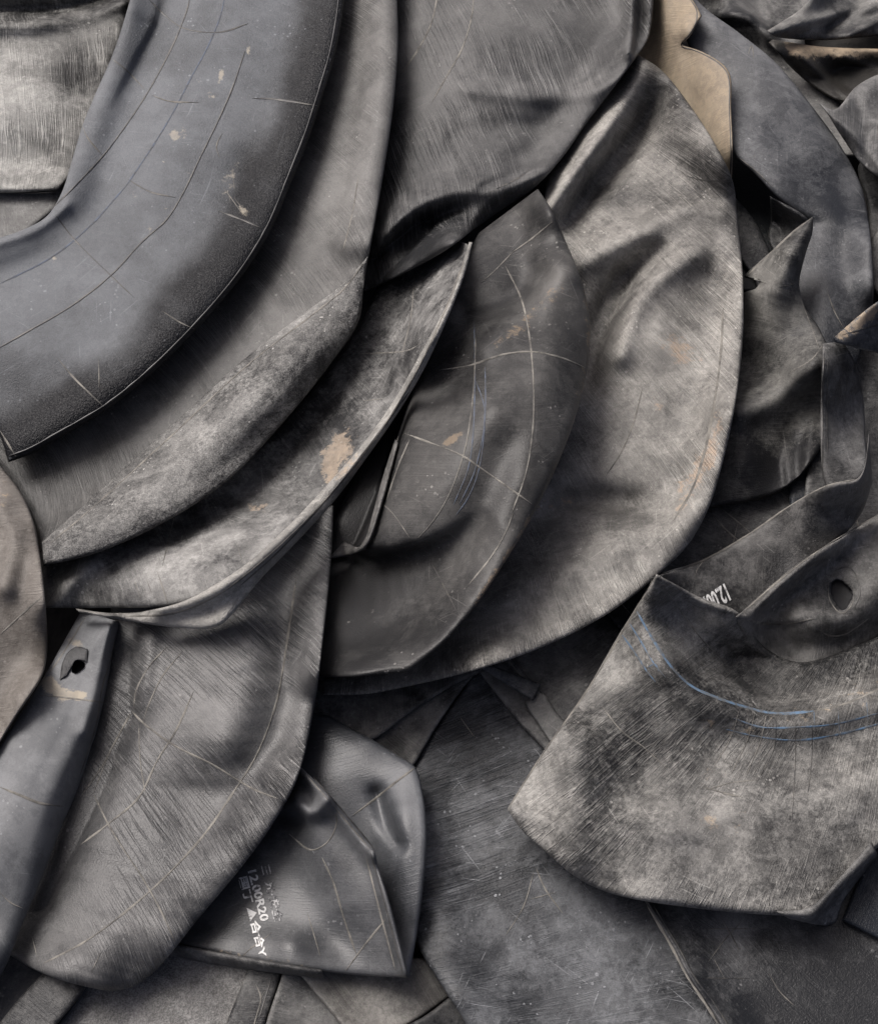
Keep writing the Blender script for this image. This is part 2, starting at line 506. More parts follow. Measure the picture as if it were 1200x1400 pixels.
    for rb in ribs:
        pts, half, ht, rm = rb[:4]
        C = spline(pts); C = at(C, np.linspace(0, 1, max(3, int(arc(C)[-1] / 3.0))))
        tg = np.gradient(C, axis=0); tg /= np.maximum(np.hypot(tg[:, 0], tg[:, 1]), 1e-6)[:, None]
        nn = np.stack([-tg[:, 1], tg[:, 0]], -1)
        jit = 1 + .7 * vnoise(np.arange(len(C)) / 4.0 + half * 31, np.full(len(C), pts[0][0] * .37))
        taper = np.minimum(1, np.minimum(np.arange(len(C)), np.arange(len(C))[::-1]) / 6 + .15)
        printed = rm in (M_BLUE, M_PALEBLUE)
        hh = .0003 if printed else ht * .40
        half = half * (.95 if printed else .8)
        rv = []
        for off, f in ((-1, 0), (-.45, .8), (.0, 1), (.45, .8), (1, 0)):
            q_ = C + nn * (off * half * jit * taper)[:, None]
            rv.append(world(q_[:, 0], q_[:, 1], own(q_[:, 0], q_[:, 1]) + .0004 + hh * f))
        L_ = len(C)
        rf = [(r_ * L_ + i, (r_ + 1) * L_ + i, (r_ + 1) * L_ + i + 1, r_ * L_ + i + 1) for r_ in range(4) for i in range(L_ - 1)]
        if printed:
            prints.append((np.concatenate(rv), rf, rm))
            continue
        if rm not in mats: mats.append(rm)
        slot = mats.index(rm)
        V += rv
        faces += [tuple(q_ + nv for q_ in f_) for f_ in rf]; mi += [slot] * len(rf)
        nv += 5 * L_
    V = np.concatenate(V)
    pad = nv - len(uvw)
    uvw = np.concatenate([uvw, np.zeros((pad, 2))])
    loc = np.array([V[:, 0].mean(), V[:, 1].mean(), V[:, 2].min()])
    o = link_mesh(name, V, faces, loc, mats, mi, parent)
    me = o.data
    ul = me.uv_layers.new(name='flat')
    li = np.zeros(len(me.loops), np.int32); me.loops.foreach_get('vertex_index', li)
    ul.data.foreach_set('uv', uvw[li].astype(np.float32).ravel())
    for nm, q_ in att.items():
        me.attributes.new(nm, 'FLOAT', 'POINT').data.foreach_set('value', np.concatenate([q_, np.zeros(pad)]).astype(np.float32))
    props(o, label or partlabel, cat, group)
    RIBBON_MATS[o.name] = own
    for rv, rf, rm in prints:
        pl = link_mesh('printed_line', rv, rf, np.array([rv[:, 0].mean(), rv[:, 1].mean(), rv[:, 2].min()]), [rm], None, o if parent is None else None)
        if parent is not None: raise ValueError('printed lines only on top-level pieces')
    return o

def lettering(on, name, text, origin, xdir, size, mat, updir=None, lift=.0012, squeeze=1.0, bold=.03):
    cu = bpy.data.curves.new('tmp', 'FONT'); cu.body = text; cu.size = 1.0; cu.offset = bold; cu.resolution_u = 3
    to = bpy.data.objects.new('tmp', cu); COL.objects.link(to)
    dg = bpy.context.evaluated_depsgraph_get(); dg.update()
    me0 = to.evaluated_get(dg).to_mesh()
    v = np.zeros(len(me0.vertices) * 3); me0.vertices.foreach_get('co', v); v = v.reshape(-1, 3)
    fs = [tuple(p.vertices) for p in me0.polygons]
    to.to_mesh_clear()
    bpy.data.objects.remove(to); bpy.data.curves.remove(cu)
    x = np.array(xdir, float); x /= np.hypot(*x)
    u = np.array(updir, float) if updir is not None else np.array([x[1], -x[0]])
    u /= np.hypot(*u)
    px = np.array(origin) + v[:, :1] * size * squeeze * x + v[:, 1:2] * size * u
    own = RIBBON_MATS[on.name]
    W = world(px[:, 0], px[:, 1], own(px[:, 0], px[:, 1]) + lift)
    loc = np.array([W[:, 0].mean(), W[:, 1].mean(), W[:, 2].min()])
    o = bpy.data.objects.new(name, bpy.data.meshes.new(name))
    o.data.from_pydata((W - loc).tolist(), [], fs); o.data.materials.append(mat)
    COL.objects.link(o); o.parent = on; o.location = loc - np.array(on.matrix_basis.translation if on.parent is None else np.array(on.parent.location) + np.array(on.location))
    return o
# ------------------------------------------------------------------ the ground under the heap
gm = bpy.data.materials.new('trodden_dirt'); gm.use_nodes = True
_nt = gm.node_tree; _b = _nt.nodes['Principled BSDF']; _b.inputs['Roughness'].default_value = .95
_tc = N(_nt, 'ShaderNodeTexCoord'); _n = N(_nt, 'ShaderNodeTexNoise'); _n.inputs['Scale'].default_value = 14; _n.inputs['Detail'].default_value = 9
_r = N(_nt, 'ShaderNodeValToRGB'); _r.color_ramp.elements[0].color = (.018, .017, .016, 1); _r.color_ramp.elements[1].color = (.055, .050, .044, 1)
_r.color_ramp.elements[0].position = .35; _r.color_ramp.elements[1].position = .7
_bp = N(_nt, 'ShaderNodeBump'); _bp.inputs['Strength'].default_value = .7; _bp.inputs['Distance'].default_value = .02
_nt.links.new(_tc.outputs['Object'], _n.inputs['Vector']); _nt.links.new(_n.outputs['Fac'], _r.inputs[0]); _nt.links.new(_r.outputs[0], _b.inputs['Base Color'])
_nt.links.new(_n.outputs['Fac'], _bp.inputs['Height']); _nt.links.new(_bp.outputs[0], _b.inputs['Normal'])
_g = 61; _x = np.linspace(-1, 1, _g); _x = np.sign(_x) * np.abs(_x) ** 3 * 60
_GX, _GY = np.meshgrid(_x, _x)
_GZ = -.03 + .03 * vnoise(_GX * 2.3, _GY * 2.3) + .02 * vnoise(_GX * 7, _GY * 7)
_i = np.arange(_g * _g).reshape(_g, _g)
_q = np.stack([_i[:-1, :-1], _i[:-1, 1:], _i[1:, 1:], _i[1:, :-1]], -1).reshape(-1, 4)
ground = link_mesh('ground', np.stack([_GX, _GY, _GZ], -1).reshape(-1, 3), [tuple(x) for x in _q.tolist()], np.zeros(3), [gm])
props(ground, 'dark trodden dirt under the heap of rubber', 'ground', None, 'structure')

G_T = 'discarded inner tubes heaped in the pile'
G_S = 'cut rubber scraps lying under the tubes'
RB = M_RIB

# ------------------------------------------------------------------ lowest layer
m_low = lambda nm, sd, **k: rubber(nm, **{**dict(seed=sd, su=90, sv=4, stri=.45, mott=.8), **k})

piece('rubber_sheet', [(560, 1300), (340, 1290), (120, 1290), (60, 1420), (40, 1520)], [(600, 1560), (400, 1560), (300, 1560), (200, 1560), (160, 1560)],
      rubber('speckled_grey_sheet', rub=(0.0279, 0.0273, 0.0260), dust=(0.295, 0.289, 0.281), seed=1, su=20, sv=10, stri=.1, mott=.35, grain=1.6, bump=1.2, speck=.2, scr=.1),
      'flat pale grey speckled rubber sheet along the bottom edge between two dark straps', 'rubber sheet', G_S, T=.010, R=6, dust=.62, stri=.2)
piece('rubber_strap', [(-90, 1290), (10, 1300), (90, 1300), (150, 1310)], [(-140, 1520), (-60, 1520), (20, 1480), (60, 1440)],
      m_low('blue_black_rubber', 2, rub=BLUE, mott=.5), 'smooth blue-black scrap of tube in the bottom left corner', 'rubber strap', G_S, T=.010, R=8, dust=.10, stri=.5)
piece('rubber_strap', [(130, 1330), (90, 1310), (45, 1345), (0, 1398), (-60, 1470)], [(150, 1340), (125, 1340), (112, 1360), (75, 1405), (10, 1500)],
      m_low('scuffed_black_strap', 3), 'dark scuffed strap slanting into the bottom left corner beside the pale speckled sheet', 'rubber strap', G_S, T=.012, R=8, dust=.24)
piece('rubber_strap', [(350, 1290), (335, 1335), (315, 1385), (280, 1480)], [(400, 1290), (385, 1335), (367, 1390), (340, 1480)],
      m_low('dark_cracked_strap', 4), 'narrow dark strap with a pale forked crack at the bottom edge', 'rubber strap', G_S, T=.012, R=7, dust=.26,
      ribs=[([(350, 1345), (357, 1365), (352, 1385), (345, 1410)], 1.2, .001, RB), ([(362, 1355), (355, 1368)], 1, .001, RB), ([(372, 1335), (352, 1400)], 1.2, .001, M_DARKRIB)])
piece('rubber_sheet', [(395, 1290), (385, 1335), (366, 1392), (345, 1480)], [(430, 1310), (440, 1360), (475, 1400), (560, 1500)],
      m_low('grey_brushed_sheet', 5, rub=(0.0217, 0.0217, 0.0223)), 'grey wedge of rubber at the bottom edge below the stencilled folded tube', 'rubber sheet', G_S, T=.012, R=7, dust=.50)
piece('rubber_sheet', [(400, 1320), (500, 1310), (600, 1310)], [(490, 1430), (560, 1400), (625, 1355)],
      rubber('streaked_pale_sheet', rub=(.04, .038, .035), dust=(0.299, 0.288, 0.268), seed=6, su=150, sv=2.2, stri=.9, mott=.5),
      'pale vertically streaked rubber sheet under the pointed corner of the folded tube', 'rubber sheet', G_S, T=.012, R=7, dust=.58)
piece('rubber_strap', [(510, 1415), (570, 1395), (625, 1355)], [(520, 1520), (600, 1500), (690, 1440)],
      m_low('dark_corner_scrap', 7), 'small dark scrap at the bottom edge below the pale streaked sheet', 'rubber strap', G_S, T=.012, R=7, dust=.22)

# flat tubes at bottom right
flat = piece('inner_tube', [(655, 905), (640, 932), (598, 990), (565, 1048), (540, 1120), (545, 1220), (572, 1295), (605, 1350), (638, 1402), (690, 1500)],
      [(800, 830), (880, 900), (940, 1000), (930, 1100), (930, 1200), (960, 1290), (1000, 1400), (1060, 1520)],
      rubber('scuffed_flat_rubber', rub=(0.0161, 0.0174, 0.0198), dust=(.24, .247, .258), seed=8, su=75, sv=3.0, stri=1.0, skew=-.22, mott=.6, scr=2.0, speck=1.8, spec=.32, flake=.16),
      'broad dark flattened tube covered in pale scuffs, lying flat at the bottom centre', 'inner tube', G_T, T=.018, R=12,
      h=dict(base=0.0, add=[('bump', 700, 1250, 120, 200, 20, .02), ('ridge', [(560, 1120), (620, 1300), (720, 1480)], .012, 40)]), ripple=(.0018, 34),
      dust=dict(base=.36, add=[('bump', 800, 1360, 60, 40, 30, .2), ('bump', 640, 1080, 60, 120, 0, -.12), ('bump', 670, 1380, 40, 90, 0, .1), ('bump', 790, 1130, 90, 160, 0, .06)]), stri=1.5,
      ribs=[([(732, 1185), (745, 1215), (770, 1250)], 1.3, .001, RB), ([(722, 1230), (760, 1220)], .9, .001, RB), ([(730, 1190), (715, 1240), (690, 1280)], .9, .0008, RB),
            ([(625, 975), (650, 1010)], .9, .0008, RB)])
piece('inner_tube', [(830, 1130), (884, 1238), (915, 1288), (940, 1335), (962, 1368), (985, 1402), (1050, 1510)],
      [(1230, 1060), (1400, 1150), (1420, 1300), (1420, 1400), (1400, 1500)],
      rubber('smooth_dark_tube_rubber', rub=(0.0136, 0.0143, 0.0161), dust=(0.230, 0.230, 0.230), seed=9, su=50, sv=3, stri=.4, skew=1.1, mott=.8, scr=.8, fine=0.4, spec=0.42),
      'dark flat tube with a raised double seam at its left edge, bottom right corner', 'inner tube', G_T, T=.018, R=6,
      h=dict(base=0, add=[('ridge', [(884, 1238), (940, 1335), (985, 1402)], .008, 16)]),
      dust=dict(base=.20, add=[('bump', 1000, 1300, 28, 90, 10, .38), ('bump', 960, 1290, 60, 70, 30, .10), ('bump', 1150, 1340, 60, 100, 0, -.1)]),
      ribs=[([(884, 1238), (915, 1290), (940, 1337), (962, 1370), (1000, 1430)], 2.2, .003, RB), ([(893, 1238), (925, 1290), (950, 1337), (975, 1370), (1012, 1430)], 1.3, .002, M_DARKRIB),
            ([(975, 1310), (990, 1338)], 1, .001, RB), ([(955, 1337), (1025, 1338)], .9, .001, M_DARKRIB), ([(1050, 1330), (1065, 1355), (1085, 1375)], 1.2, .0012, RB),
            ([(1015, 1258), (990, 1285), (968, 1315)], .8, .001, RB), ([(985, 1255), (1000, 1280), (1010, 1300)], 1, .001, RB), ([(960, 1270), (1035, 1270)], .7, .0006, RB)])
piece('inner_tube', [(1150, 1258), (1180, 1274), (1230, 1300), (1330, 1360)], [(1190, 1160), (1260, 1120), (1380, 1100), (1420, 1200)],
      m_low('black_corner_tube_rubber', 10, rub=BLUE, mott=.5), 'dark tube showing as a small wedge at right edge below the blue-lined tube', 'inner tube', G_T, T=.016, R=8, dust=.12)
# sheets between the middle tubes
piece('rubber_sheet', [(640, 900), (720, 1000), (800, 1080)], [(840, 760), (960, 820), (1000, 960)],
      m_low('grey_middle_sheet', 11, rub=(.03, .03, .031), mott=.9), 'grey scuffed scrap between the big pale tube and the blue-lined tube', 'rubber sheet', G_S, T=.014, R=8,
      dust=dict(base=.42, add=[('bump', 860, 850, 40, 40, 0, -.35)]))
piece('rubber_strap', [(684, 898), (712, 930), (732, 957), (717, 958), (735, 990), (770, 1040)], [(700, 893), (724, 925), (742, 948), (745, 950), (764, 978), (800, 1010)],
      m_low('ribbed_strap_rubber', 12), 'narrow ribbed strap with a wider end, poking out below the big pale tube', 'rubber strap', G_S, T=.012, R=5, dust=.34, res=3,
      ribs=[([(690, 897), (717, 930), (737, 953)], 1.2, .002, RB), ([(696, 895), (722, 927), (741, 949)], 1.0, .002, M_DARKRIB)])
piece('rubber_sheet', [(820, 830), (900, 770), (960, 690), (1000, 620)], [(900, 920), (960, 860), (1080, 720), (1140, 640)],
      m_low('seamed_dark_sheet', 13), 'dark seamed piece of rubber between the big pale tube and the twisted strap', 'rubber sheet', G_S, T=.014, R=8, dust=.22,
      ribs=[([(970, 700), (990, 722), (1015, 745)], 1.3, .0018, RB), ([(985, 695), (1010, 715), (1032, 735)], 1, .0012, RB), ([(1062, 668), (1085, 692)], 1.5, .002, RB),
            ([(1008, 715), (998, 760)], .9, .001, RB), ([(845, 820), (862, 840)], 1.2, .002, RB)])
piece('rubber_strap', [(1060, 560), (1075, 640), (1080, 720)], [(1125, 540), (1128, 640), (1120, 720)],
      m_low('blue_black_gap_rubber', 14, rub=BLUE, mott=.4), 'dark smooth strap standing in the gap left of the upright twisted strap', 'rubber strap', G_S, T=.014, R=9, dust=.12,
      ribs=[([(1103, 600), (1103, 690)], 1.5, .003, M_DARKRIB)])
piece('rubber_sheet', [(1120, 380), (1110, 560), (1090, 760), (1080, 860)], [(1400, 380), (1400, 560), (1400, 700), (1400, 860)],
      m_low('dim_right_sheet', 15, mott=.6), 'dark rubber sheet behind the upright twisted strap at the right edge', 'rubber sheet', G_S, T=.016, R=10, dust=.26,
      ribs=[([(1180, 650), (1170, 700), (1175, 730)], 1, .001, RB)])

# ------------------------------------------------------------------ top right corner
piece('rubber_sheet', [(930, -120), (945, 0), (1000, 60), (1075, 140), (1110, 210)], [(1120, -120), (1118, -10), (1100, 60), (1140, 130), (1220, 220)],
      m_low('dusty_dark_back_fold', 16, mott=.9), 'dusty dark folded rubber at the top edge behind the blue-grey arc tube', 'rubber sheet', G_S, T=.02, R=14,
      h=dict(base=.0, add=[('ridge', [(970, -40), (1010, 20), (1050, 45)], .03, 22), ('ridge', [(1080, -40), (1065, 45)], -.02, 14), ('ridge', [(985, 20), (1030, 25), (1060, 60)], .012, 8), ('ridge', [(1020, -20), (1045, 30)], -.014, 9), ('noise', .006, 26)]), dust=dict(base=.40, add=[('bump', 1070, 20, 14, 60, 20, -.3)]))
piece('inner_tube', [(1180, 215), (1172, 230), (1185, 280), (1188, 330)], [(1330, 120), (1330, 200), (1330, 280), (1330, 360)],
      m_low('pale_edge_rubber', 17), 'tube with a pale rim at the right edge below the grey folded tube', 'inner tube', G_T, T=.02, R=9, dust=.45)
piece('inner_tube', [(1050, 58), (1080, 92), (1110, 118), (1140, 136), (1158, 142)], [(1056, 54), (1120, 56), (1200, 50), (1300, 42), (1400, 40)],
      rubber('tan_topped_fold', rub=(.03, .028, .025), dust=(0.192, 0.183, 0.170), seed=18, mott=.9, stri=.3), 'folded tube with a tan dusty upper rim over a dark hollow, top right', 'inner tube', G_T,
      E1=[(1158, 142), (1230, 128), (1330, 110), (1400, 80)], T=.02, R=9,
      h=dict(base=.0, add=[('ridge', [(1060, 70), (1200, 66), (1330, 58)], .022, 24), ('bump', 1165, 105, 50, 20, -10, -.04), ('ridge', [(1090, 75), (1130, 110), (1160, 130)], .012, 9), ('ridge', [(1150, 78), (1190, 95), (1230, 100)], .008, 8)]),
      dust=dict(base=.40, add=[('bump', 1160, 108, 60, 22, 0, -.35)]), tan=dict(base=0, add=[('ridge', [(1085, 66), (1150, 67), (1300, 60)], .75, 15)]))  # dust lowered in the hollow to paint its shade
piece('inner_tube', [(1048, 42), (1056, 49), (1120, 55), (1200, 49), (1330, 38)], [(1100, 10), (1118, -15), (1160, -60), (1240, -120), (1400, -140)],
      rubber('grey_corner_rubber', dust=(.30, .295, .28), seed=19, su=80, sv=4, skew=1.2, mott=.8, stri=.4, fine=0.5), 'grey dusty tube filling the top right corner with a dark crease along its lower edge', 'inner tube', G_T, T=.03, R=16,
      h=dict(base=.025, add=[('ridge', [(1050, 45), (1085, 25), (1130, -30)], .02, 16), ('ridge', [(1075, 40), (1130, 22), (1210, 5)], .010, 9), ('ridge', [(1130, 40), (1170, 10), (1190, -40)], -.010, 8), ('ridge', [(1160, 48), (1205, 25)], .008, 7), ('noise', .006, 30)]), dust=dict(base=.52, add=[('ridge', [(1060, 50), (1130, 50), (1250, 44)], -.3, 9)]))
piece('inner_tube', [(1118, 140), (1140, 150), (1170, 118), (1205, 100), (1300, 85), (1400, 80)], [(1130, 155), (1152, 190), (1178, 225), (1215, 250), (1300, 270), (1400, 280)],
      rubber('grey_brushed_fold', dust=(.30, .297, .29), seed=20, su=110, sv=4, mott=.6, stri=.6, fine=0.4), 'grey brushed fold of tube at the right edge under the tan-rimmed fold', 'inner tube', G_T, T=.03, R=18, h=dict(base=.035, add=[('ridge', [(1135, 150), (1175, 175), (1300, 180)], .022, 22), ('ridge', [(1165, 130), (1180, 170), (1185, 225)], -.010, 9), ('ridge', [(1145, 165), (1180, 200), (1210, 235)], .010, 9), ('noise', .004, 28)]), dust=.48)
piece('inner_tube', [(1200, 312), (1188, 335), (1185, 362), (1192, 392), (1204, 412)], [(1340, 250), (1400, 310), (1400, 360), (1400, 420), (1340, 450)],
      m_low('rounded_lobe_rubber', 21), 'rounded grey lobe of a tube just entering the frame at the right edge', 'inner tube', G_T, T=.03, R=16, dust=.46, h=.02)

# ------------------------------------------------------------------ arc tube and the pieces round the dark pocket
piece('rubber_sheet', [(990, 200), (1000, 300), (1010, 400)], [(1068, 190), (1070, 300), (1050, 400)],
      m_low('pocket_shade_rubber', 22, rub=(0.0074, 0.0087, 0.0099), mott=.4), 'rubber coloured black for the shade in the dark pocket left of the pointed fold', 'rubber sheet', G_S, T=.012, R=6, dust=.0, res=6, stri=.2)  # near-black colour stands in for the deep shade of the pocket
piece('inner_tube', [(880, -140), (915, -20), (940, 60), (985, 150), (1003, 211), (1030, 236), (1056, 264), (1086, 290), (1106, 306), (1080, 335), (1066, 400), (1066, 500)],
      [(880, -150), (925, -40), (957, 5), (1010, 45), (1060, 86), (1110, 146), (1152, 205), (1177, 255), (1188, 310), (1193, 370), (1192, 420), (1180, 470), (1160, 530)],
      rubber('blue_grey_arc_rubber', rub=(0.0186, 0.0205, 0.0248), dust=(.225, .228, .234), seed=23, su=80, sv=4, stri=.35, skew=.9, mott=0.6, scr=.8, fine=0.4),
      'blue-grey tube arcing down behind the tan scrap on the right', 'inner tube', G_T, T=.028, R=22,
      h=dict(base=[[.06, .06, .055], [.06, .065, .055], [.07, .07, .05], [.05, .06, .04], [.02, .03, .02]], add=[]),
      dust=dict(base=[[.45, .50, .56], [.40, .50, .55], [.42, .48, .58], [.42, .36, .45], [.28, .22, .30], [.16, .16, .22]], add=[('bump', 1140, 300, 20, 30, 20, -.25), ('bump', 1150, 420, 30, 50, 0, -.15)]), stri=.7,
      ribs=[([(1010, 216), (1035, 236), (1056, 256)], 1.1, .0015, RB), ([(1130, 398), (1140, 425), (1152, 448)], 1.1, .0014, RB), ([(1022, 75), (1027, 62), (1030, 80)], 1.2, .001, RB)])
piece('rubber_strap', [(1052, 268), (1053, 300), (1050, 325), (1060, 350)], [(1090, 288), (1104, 301), (1090, 318), (1066, 348)],
      m_low('pocket_flap_rubber', 24, mott=.5), 'small dark flap between the black pocket and the pointed fold tip', 'rubber strap', G_S, T=.010, R=6, res=3, dust=.24, h=dict(base=[[0.0, .0], [-.02, -.01], [-.03, -.02]]), gap=-.02)
piece('rubber_strap', [(1003, 268), (1030, 300), (1050, 340), (1055, 370)], [(1000, 330), (1015, 360), (1030, 380), (1035, 400)],
      m_low('pocket_lobe_rubber', 25, mott=.5), 'dusty lobe of rubber darkened for shade in the pocket beside the big pale tube', 'rubber strap', G_S, T=.012, R=8, res=4, dust=.12)  # low dust paints the pocket's shade onto the lobe
piece('inner_tube', [(1109, 297), (1086, 314), (1060, 338), (1036, 359), (1016, 379), (1030, 379), (1038, 384), (1033, 394), (1014, 402), (1000, 450), (985, 540), (960, 640), (945, 700)],
      [(1111, 298), (1110, 318), (1103, 340), (1096, 365), (1092, 390), (1100, 420), (1120, 450), (1138, 500), (1138, 560), (1122, 610), (1095, 650)],
      rubber('pointed_fold_rubber', rub=(0.0149, 0.0149, 0.0161), dust=(0.232, 0.227, 0.210), seed=26, su=90, sv=5, stri=.5, mott=.8, scr=.7), 
      'dark tube drawn up into a sharp pointed fold, hanging right of the big pale tube', 'inner tube', G_T, E1=[(945, 700), (985, 692), (1040, 682), (1070, 670), (1095, 650)], T=.024, R=12, res=4,
      h=dict(base=0, add=[('ridge', [(1108, 300), (1075, 350), (1050, 400), (1040, 450)], [.05, .06, .05, .02], 34), ('bump', 1020, 600, 60, 70, 0, .045), ('ridge', [(1010, 560), (1060, 540), (1110, 500)], .035, 26), ('bump', 1080, 620, 34, 50, 20, -.03)]),
      dust=dict(base=.22, add=[('bump', 1055, 390, 55, 55, 0, .34), ('bump', 1050, 430, 30, 14, 0, .2), ('ridge', [(1000, 580), (1040, 550), (1080, 520)], .16, 24), ('bump', 1040, 650, 60, 40, 0, -.12)]),
      ribs=[([(1064, 392), (1078, 390), (1090, 386)], 1.3, .002, M_DARKRIB), ([(1109, 298), (1086, 315), (1062, 337), (1038, 360), (1018, 379)], 1.3, .0016, RB), ([(1078, 510), (1110, 490), (1125, 470)], .8, .001, RB), ([(1090, 400), (1108, 445), (1120, 480)], .8, .001, RB)])

# tan torn scrap
piece('rubber_scrap', [(860, -140), (868, 20), (872, 85), (905, 150), (950, 215), (998, 250)],
      [(915, -140), (938, -20), (959, 22, 1), (950, 36), (944, 48), (931, 61, 1), (962, 72), (990, 90), (998, 104), (999, 150), (1001, 200), (1000, 244)],
      rubber('tan_dusted_rubber', rub=(.20, .165, .125), dust=(.30, .25, .185), tan=(.33, .27, .195), seed=27, su=70, sv=6, stri=.4, mott=.7, grain=.4, bump=.9, speck=.3, scr=.5, flake=.25),
      'torn tan dust-covered scrap with a ripped corner, tucked behind the big pale tube', 'rubber scrap', None, T=.010, R=5, res=3.5, smooth=12,
      h=dict(base=.012, add=[('ridge', [(903, -40), (912, 30), (926, 80), (932, 150), (940, 200)], .006, 9), ('bump', 938, 45, 14, 16, 0, .02)]), dust=.60, tan=.42, stri=.8, edges=[(3, 1.0, .001, M_DARKRIB)])

# ------------------------------------------------------------------ scraps under the pale tube's lower tip
piece('rubber_scrap', [(490, 1030), (520, 990), (600, 920), (640, 890)], [(540, 1080), (566, 1046), (600, 988), (642, 930), (670, 900)],
      m_low('pale_scraped_rubber', 32, mott=.9), 'pale scraped triangle of rubber between two dark creases below the big pale tube', 'rubber scrap', G_S, T=.012, R=6, dust=.46)
piece('rubber_strap', [(420, 905), (500, 915), (600, 895), (690, 870)], [(415, 985), (455, 1000), (503, 1013), (560, 975), (610, 943), (655, 920), (700, 900)],
      m_low('scraped_dark_strap', 31, mott=.9, scr=1), 'scraped dark strap running under the lower tip of the big pale tube', 'rubber strap', G_S, T=.014, R=8, dust=.28)
piece('rubber_strap', [(660, 905), (700, 920), (740, 935)], [(655, 912), (695, 938), (728, 958)],
      m_low('blue_sliver_rubber', 33, rub=BLUE, mott=.5), 'dark blue-grey sliver of rubber beside the narrow ribbed strap', 'rubber strap', G_S, T=.010, R=5, res=3, dust=.2)

# ------------------------------------------------------------------ big pale centre-right tube, then the dark centre tube
pale = piece('inner_tube', [(860, 60), (800, 150), (750, 240), (742, 300), (745, 380), (752, 460), (735, 560), (700, 680), (630, 800), (560, 880), (430, 936)],
      [(870, 73), (905, 97), (942, 143), (977, 197), (1001, 247), (1008, 300), (1015, 380), (1015, 460), (1005, 550), (988, 630), (968, 695), (940, 745), (900, 785), (850, 826), (790, 862), (720, 893), (640, 919), (560, 938), (500, 949), (440, 950)],
      rubber('pale_dusted_rubber', rub=(0.0211, 0.0205, 0.0205), dust=(.42, .405, .375), tan=(.40, .30, .22), seed=28, su=105, sv=5.0, stri=.9, skew=.62, mott=.50, bump=1.15, scr=.5, flake=.14, fine=0.55),
      'biggest pale dusty tube, curving down right of centre with fine creases across it', 'inner tube', G_T, T=.03, R=20, res=4.5,
      h=dict(base=[[.02, .02, .02], [.02, .03, .03], [.02, .04, .045], [.02, .05, .05], [.02, .05, .05], [.02, .04, .05], [.01, .03, .04], [.0, .0, .01]],
             add=[('ridge', [(876, 92), (840, 158), (795, 222), (752, 282)], [.02, .036, .036, .03], 19), ('ridge', [(906, 128), (868, 188), (822, 244), (780, 300)], [-.012, -.034, -.036, -.02], 17),
                  ('ridge', [(800, 520), (822, 440), (858, 380), (905, 345)], [-.03, -.05, -.05, -.015], 19), ('ridge', [(845, 485), (868, 415), (905, 372), (950, 350)], .018, 18), ('ridge', [(795, 360), (835, 335), (885, 312)], .020, 20), ('ridge', [(905, 300), (940, 285), (985, 290)], .008, 14),
                  ('ridge', [(880, 470), (900, 400), (950, 300)], .02, 45),
                  ('ridge', [(720, 715), (790, 688), (860, 690), (930, 700)], [-.01, -.03, -.026, -.0], 24), ('ridge', [(650, 830), (780, 775), (930, 720)], .018, 34)]),
      ripple=(.0013, 17),
      dust=dict(base=[[.38, .42, .40], [.36, .38, .36], [.42, .52, .52], [.46, .60, .56], [.50, .58, .54], [.50, .56, .56], [.46, .50, .54], [.40, .40, .44]],
                add=[('bump', 960, 222, 46, 20, 35, -.30), ('ridge', [(790, 270), (870, 262), (960, 262)], -.14, 20), ('ridge', [(872, 90), (835, 160), (790, 228), (752, 282)], .20, 18), ('bump', 860, 345, 30, 30, 0, .12), ('bump', 915, 545, 26, 24, 0, -.26),  # dust raised along the folded strap so it looks lit
                     ('ridge', [(780, 690), (900, 690)], -.12, 24), ('bump', 870, 400, 26, 60, 30, -.12), ('bump', 970, 310, 26, 40, 0, .14)]),  # fold valleys darkened: their shade is painted in
      tan=dict(base=0, add=[('bump', 930, 480, 34, 20, 40, .62), ('bump', 898, 553, 10, 9, 0, .7), ('bump', 950, 640, 60, 16, -50, .38), ('bump', 760, 690, 60, 12, -10, .42), ('ridge', [(985, 560), (960, 650), (930, 700)], .35, 14)]),
      stri=dict(base=[[1., 1., .9, .8], [1.2, .9, .8, 1.2], [1.3, 1., .9, 1.8], [1.2, .5, .9, 2.2], [1.2, .4, 1., 2.4], [1.3, .6, 1.2, 2.4], [1.2, .8, 1.2, 2.2], [1, .9, 1.2, 1.8]]),
      ribs=[([(988, 420), (985, 480), (976, 550), (962, 620), (945, 670), (920, 712)], 2.0, .0016, RB), ([(878, 530), (865, 580), (848, 620), (828, 650)], 1.2, .0008, RB),
            ([(1000, 248), (960, 246), (935, 240)], 1.1, .001, M_DARKRIB)])
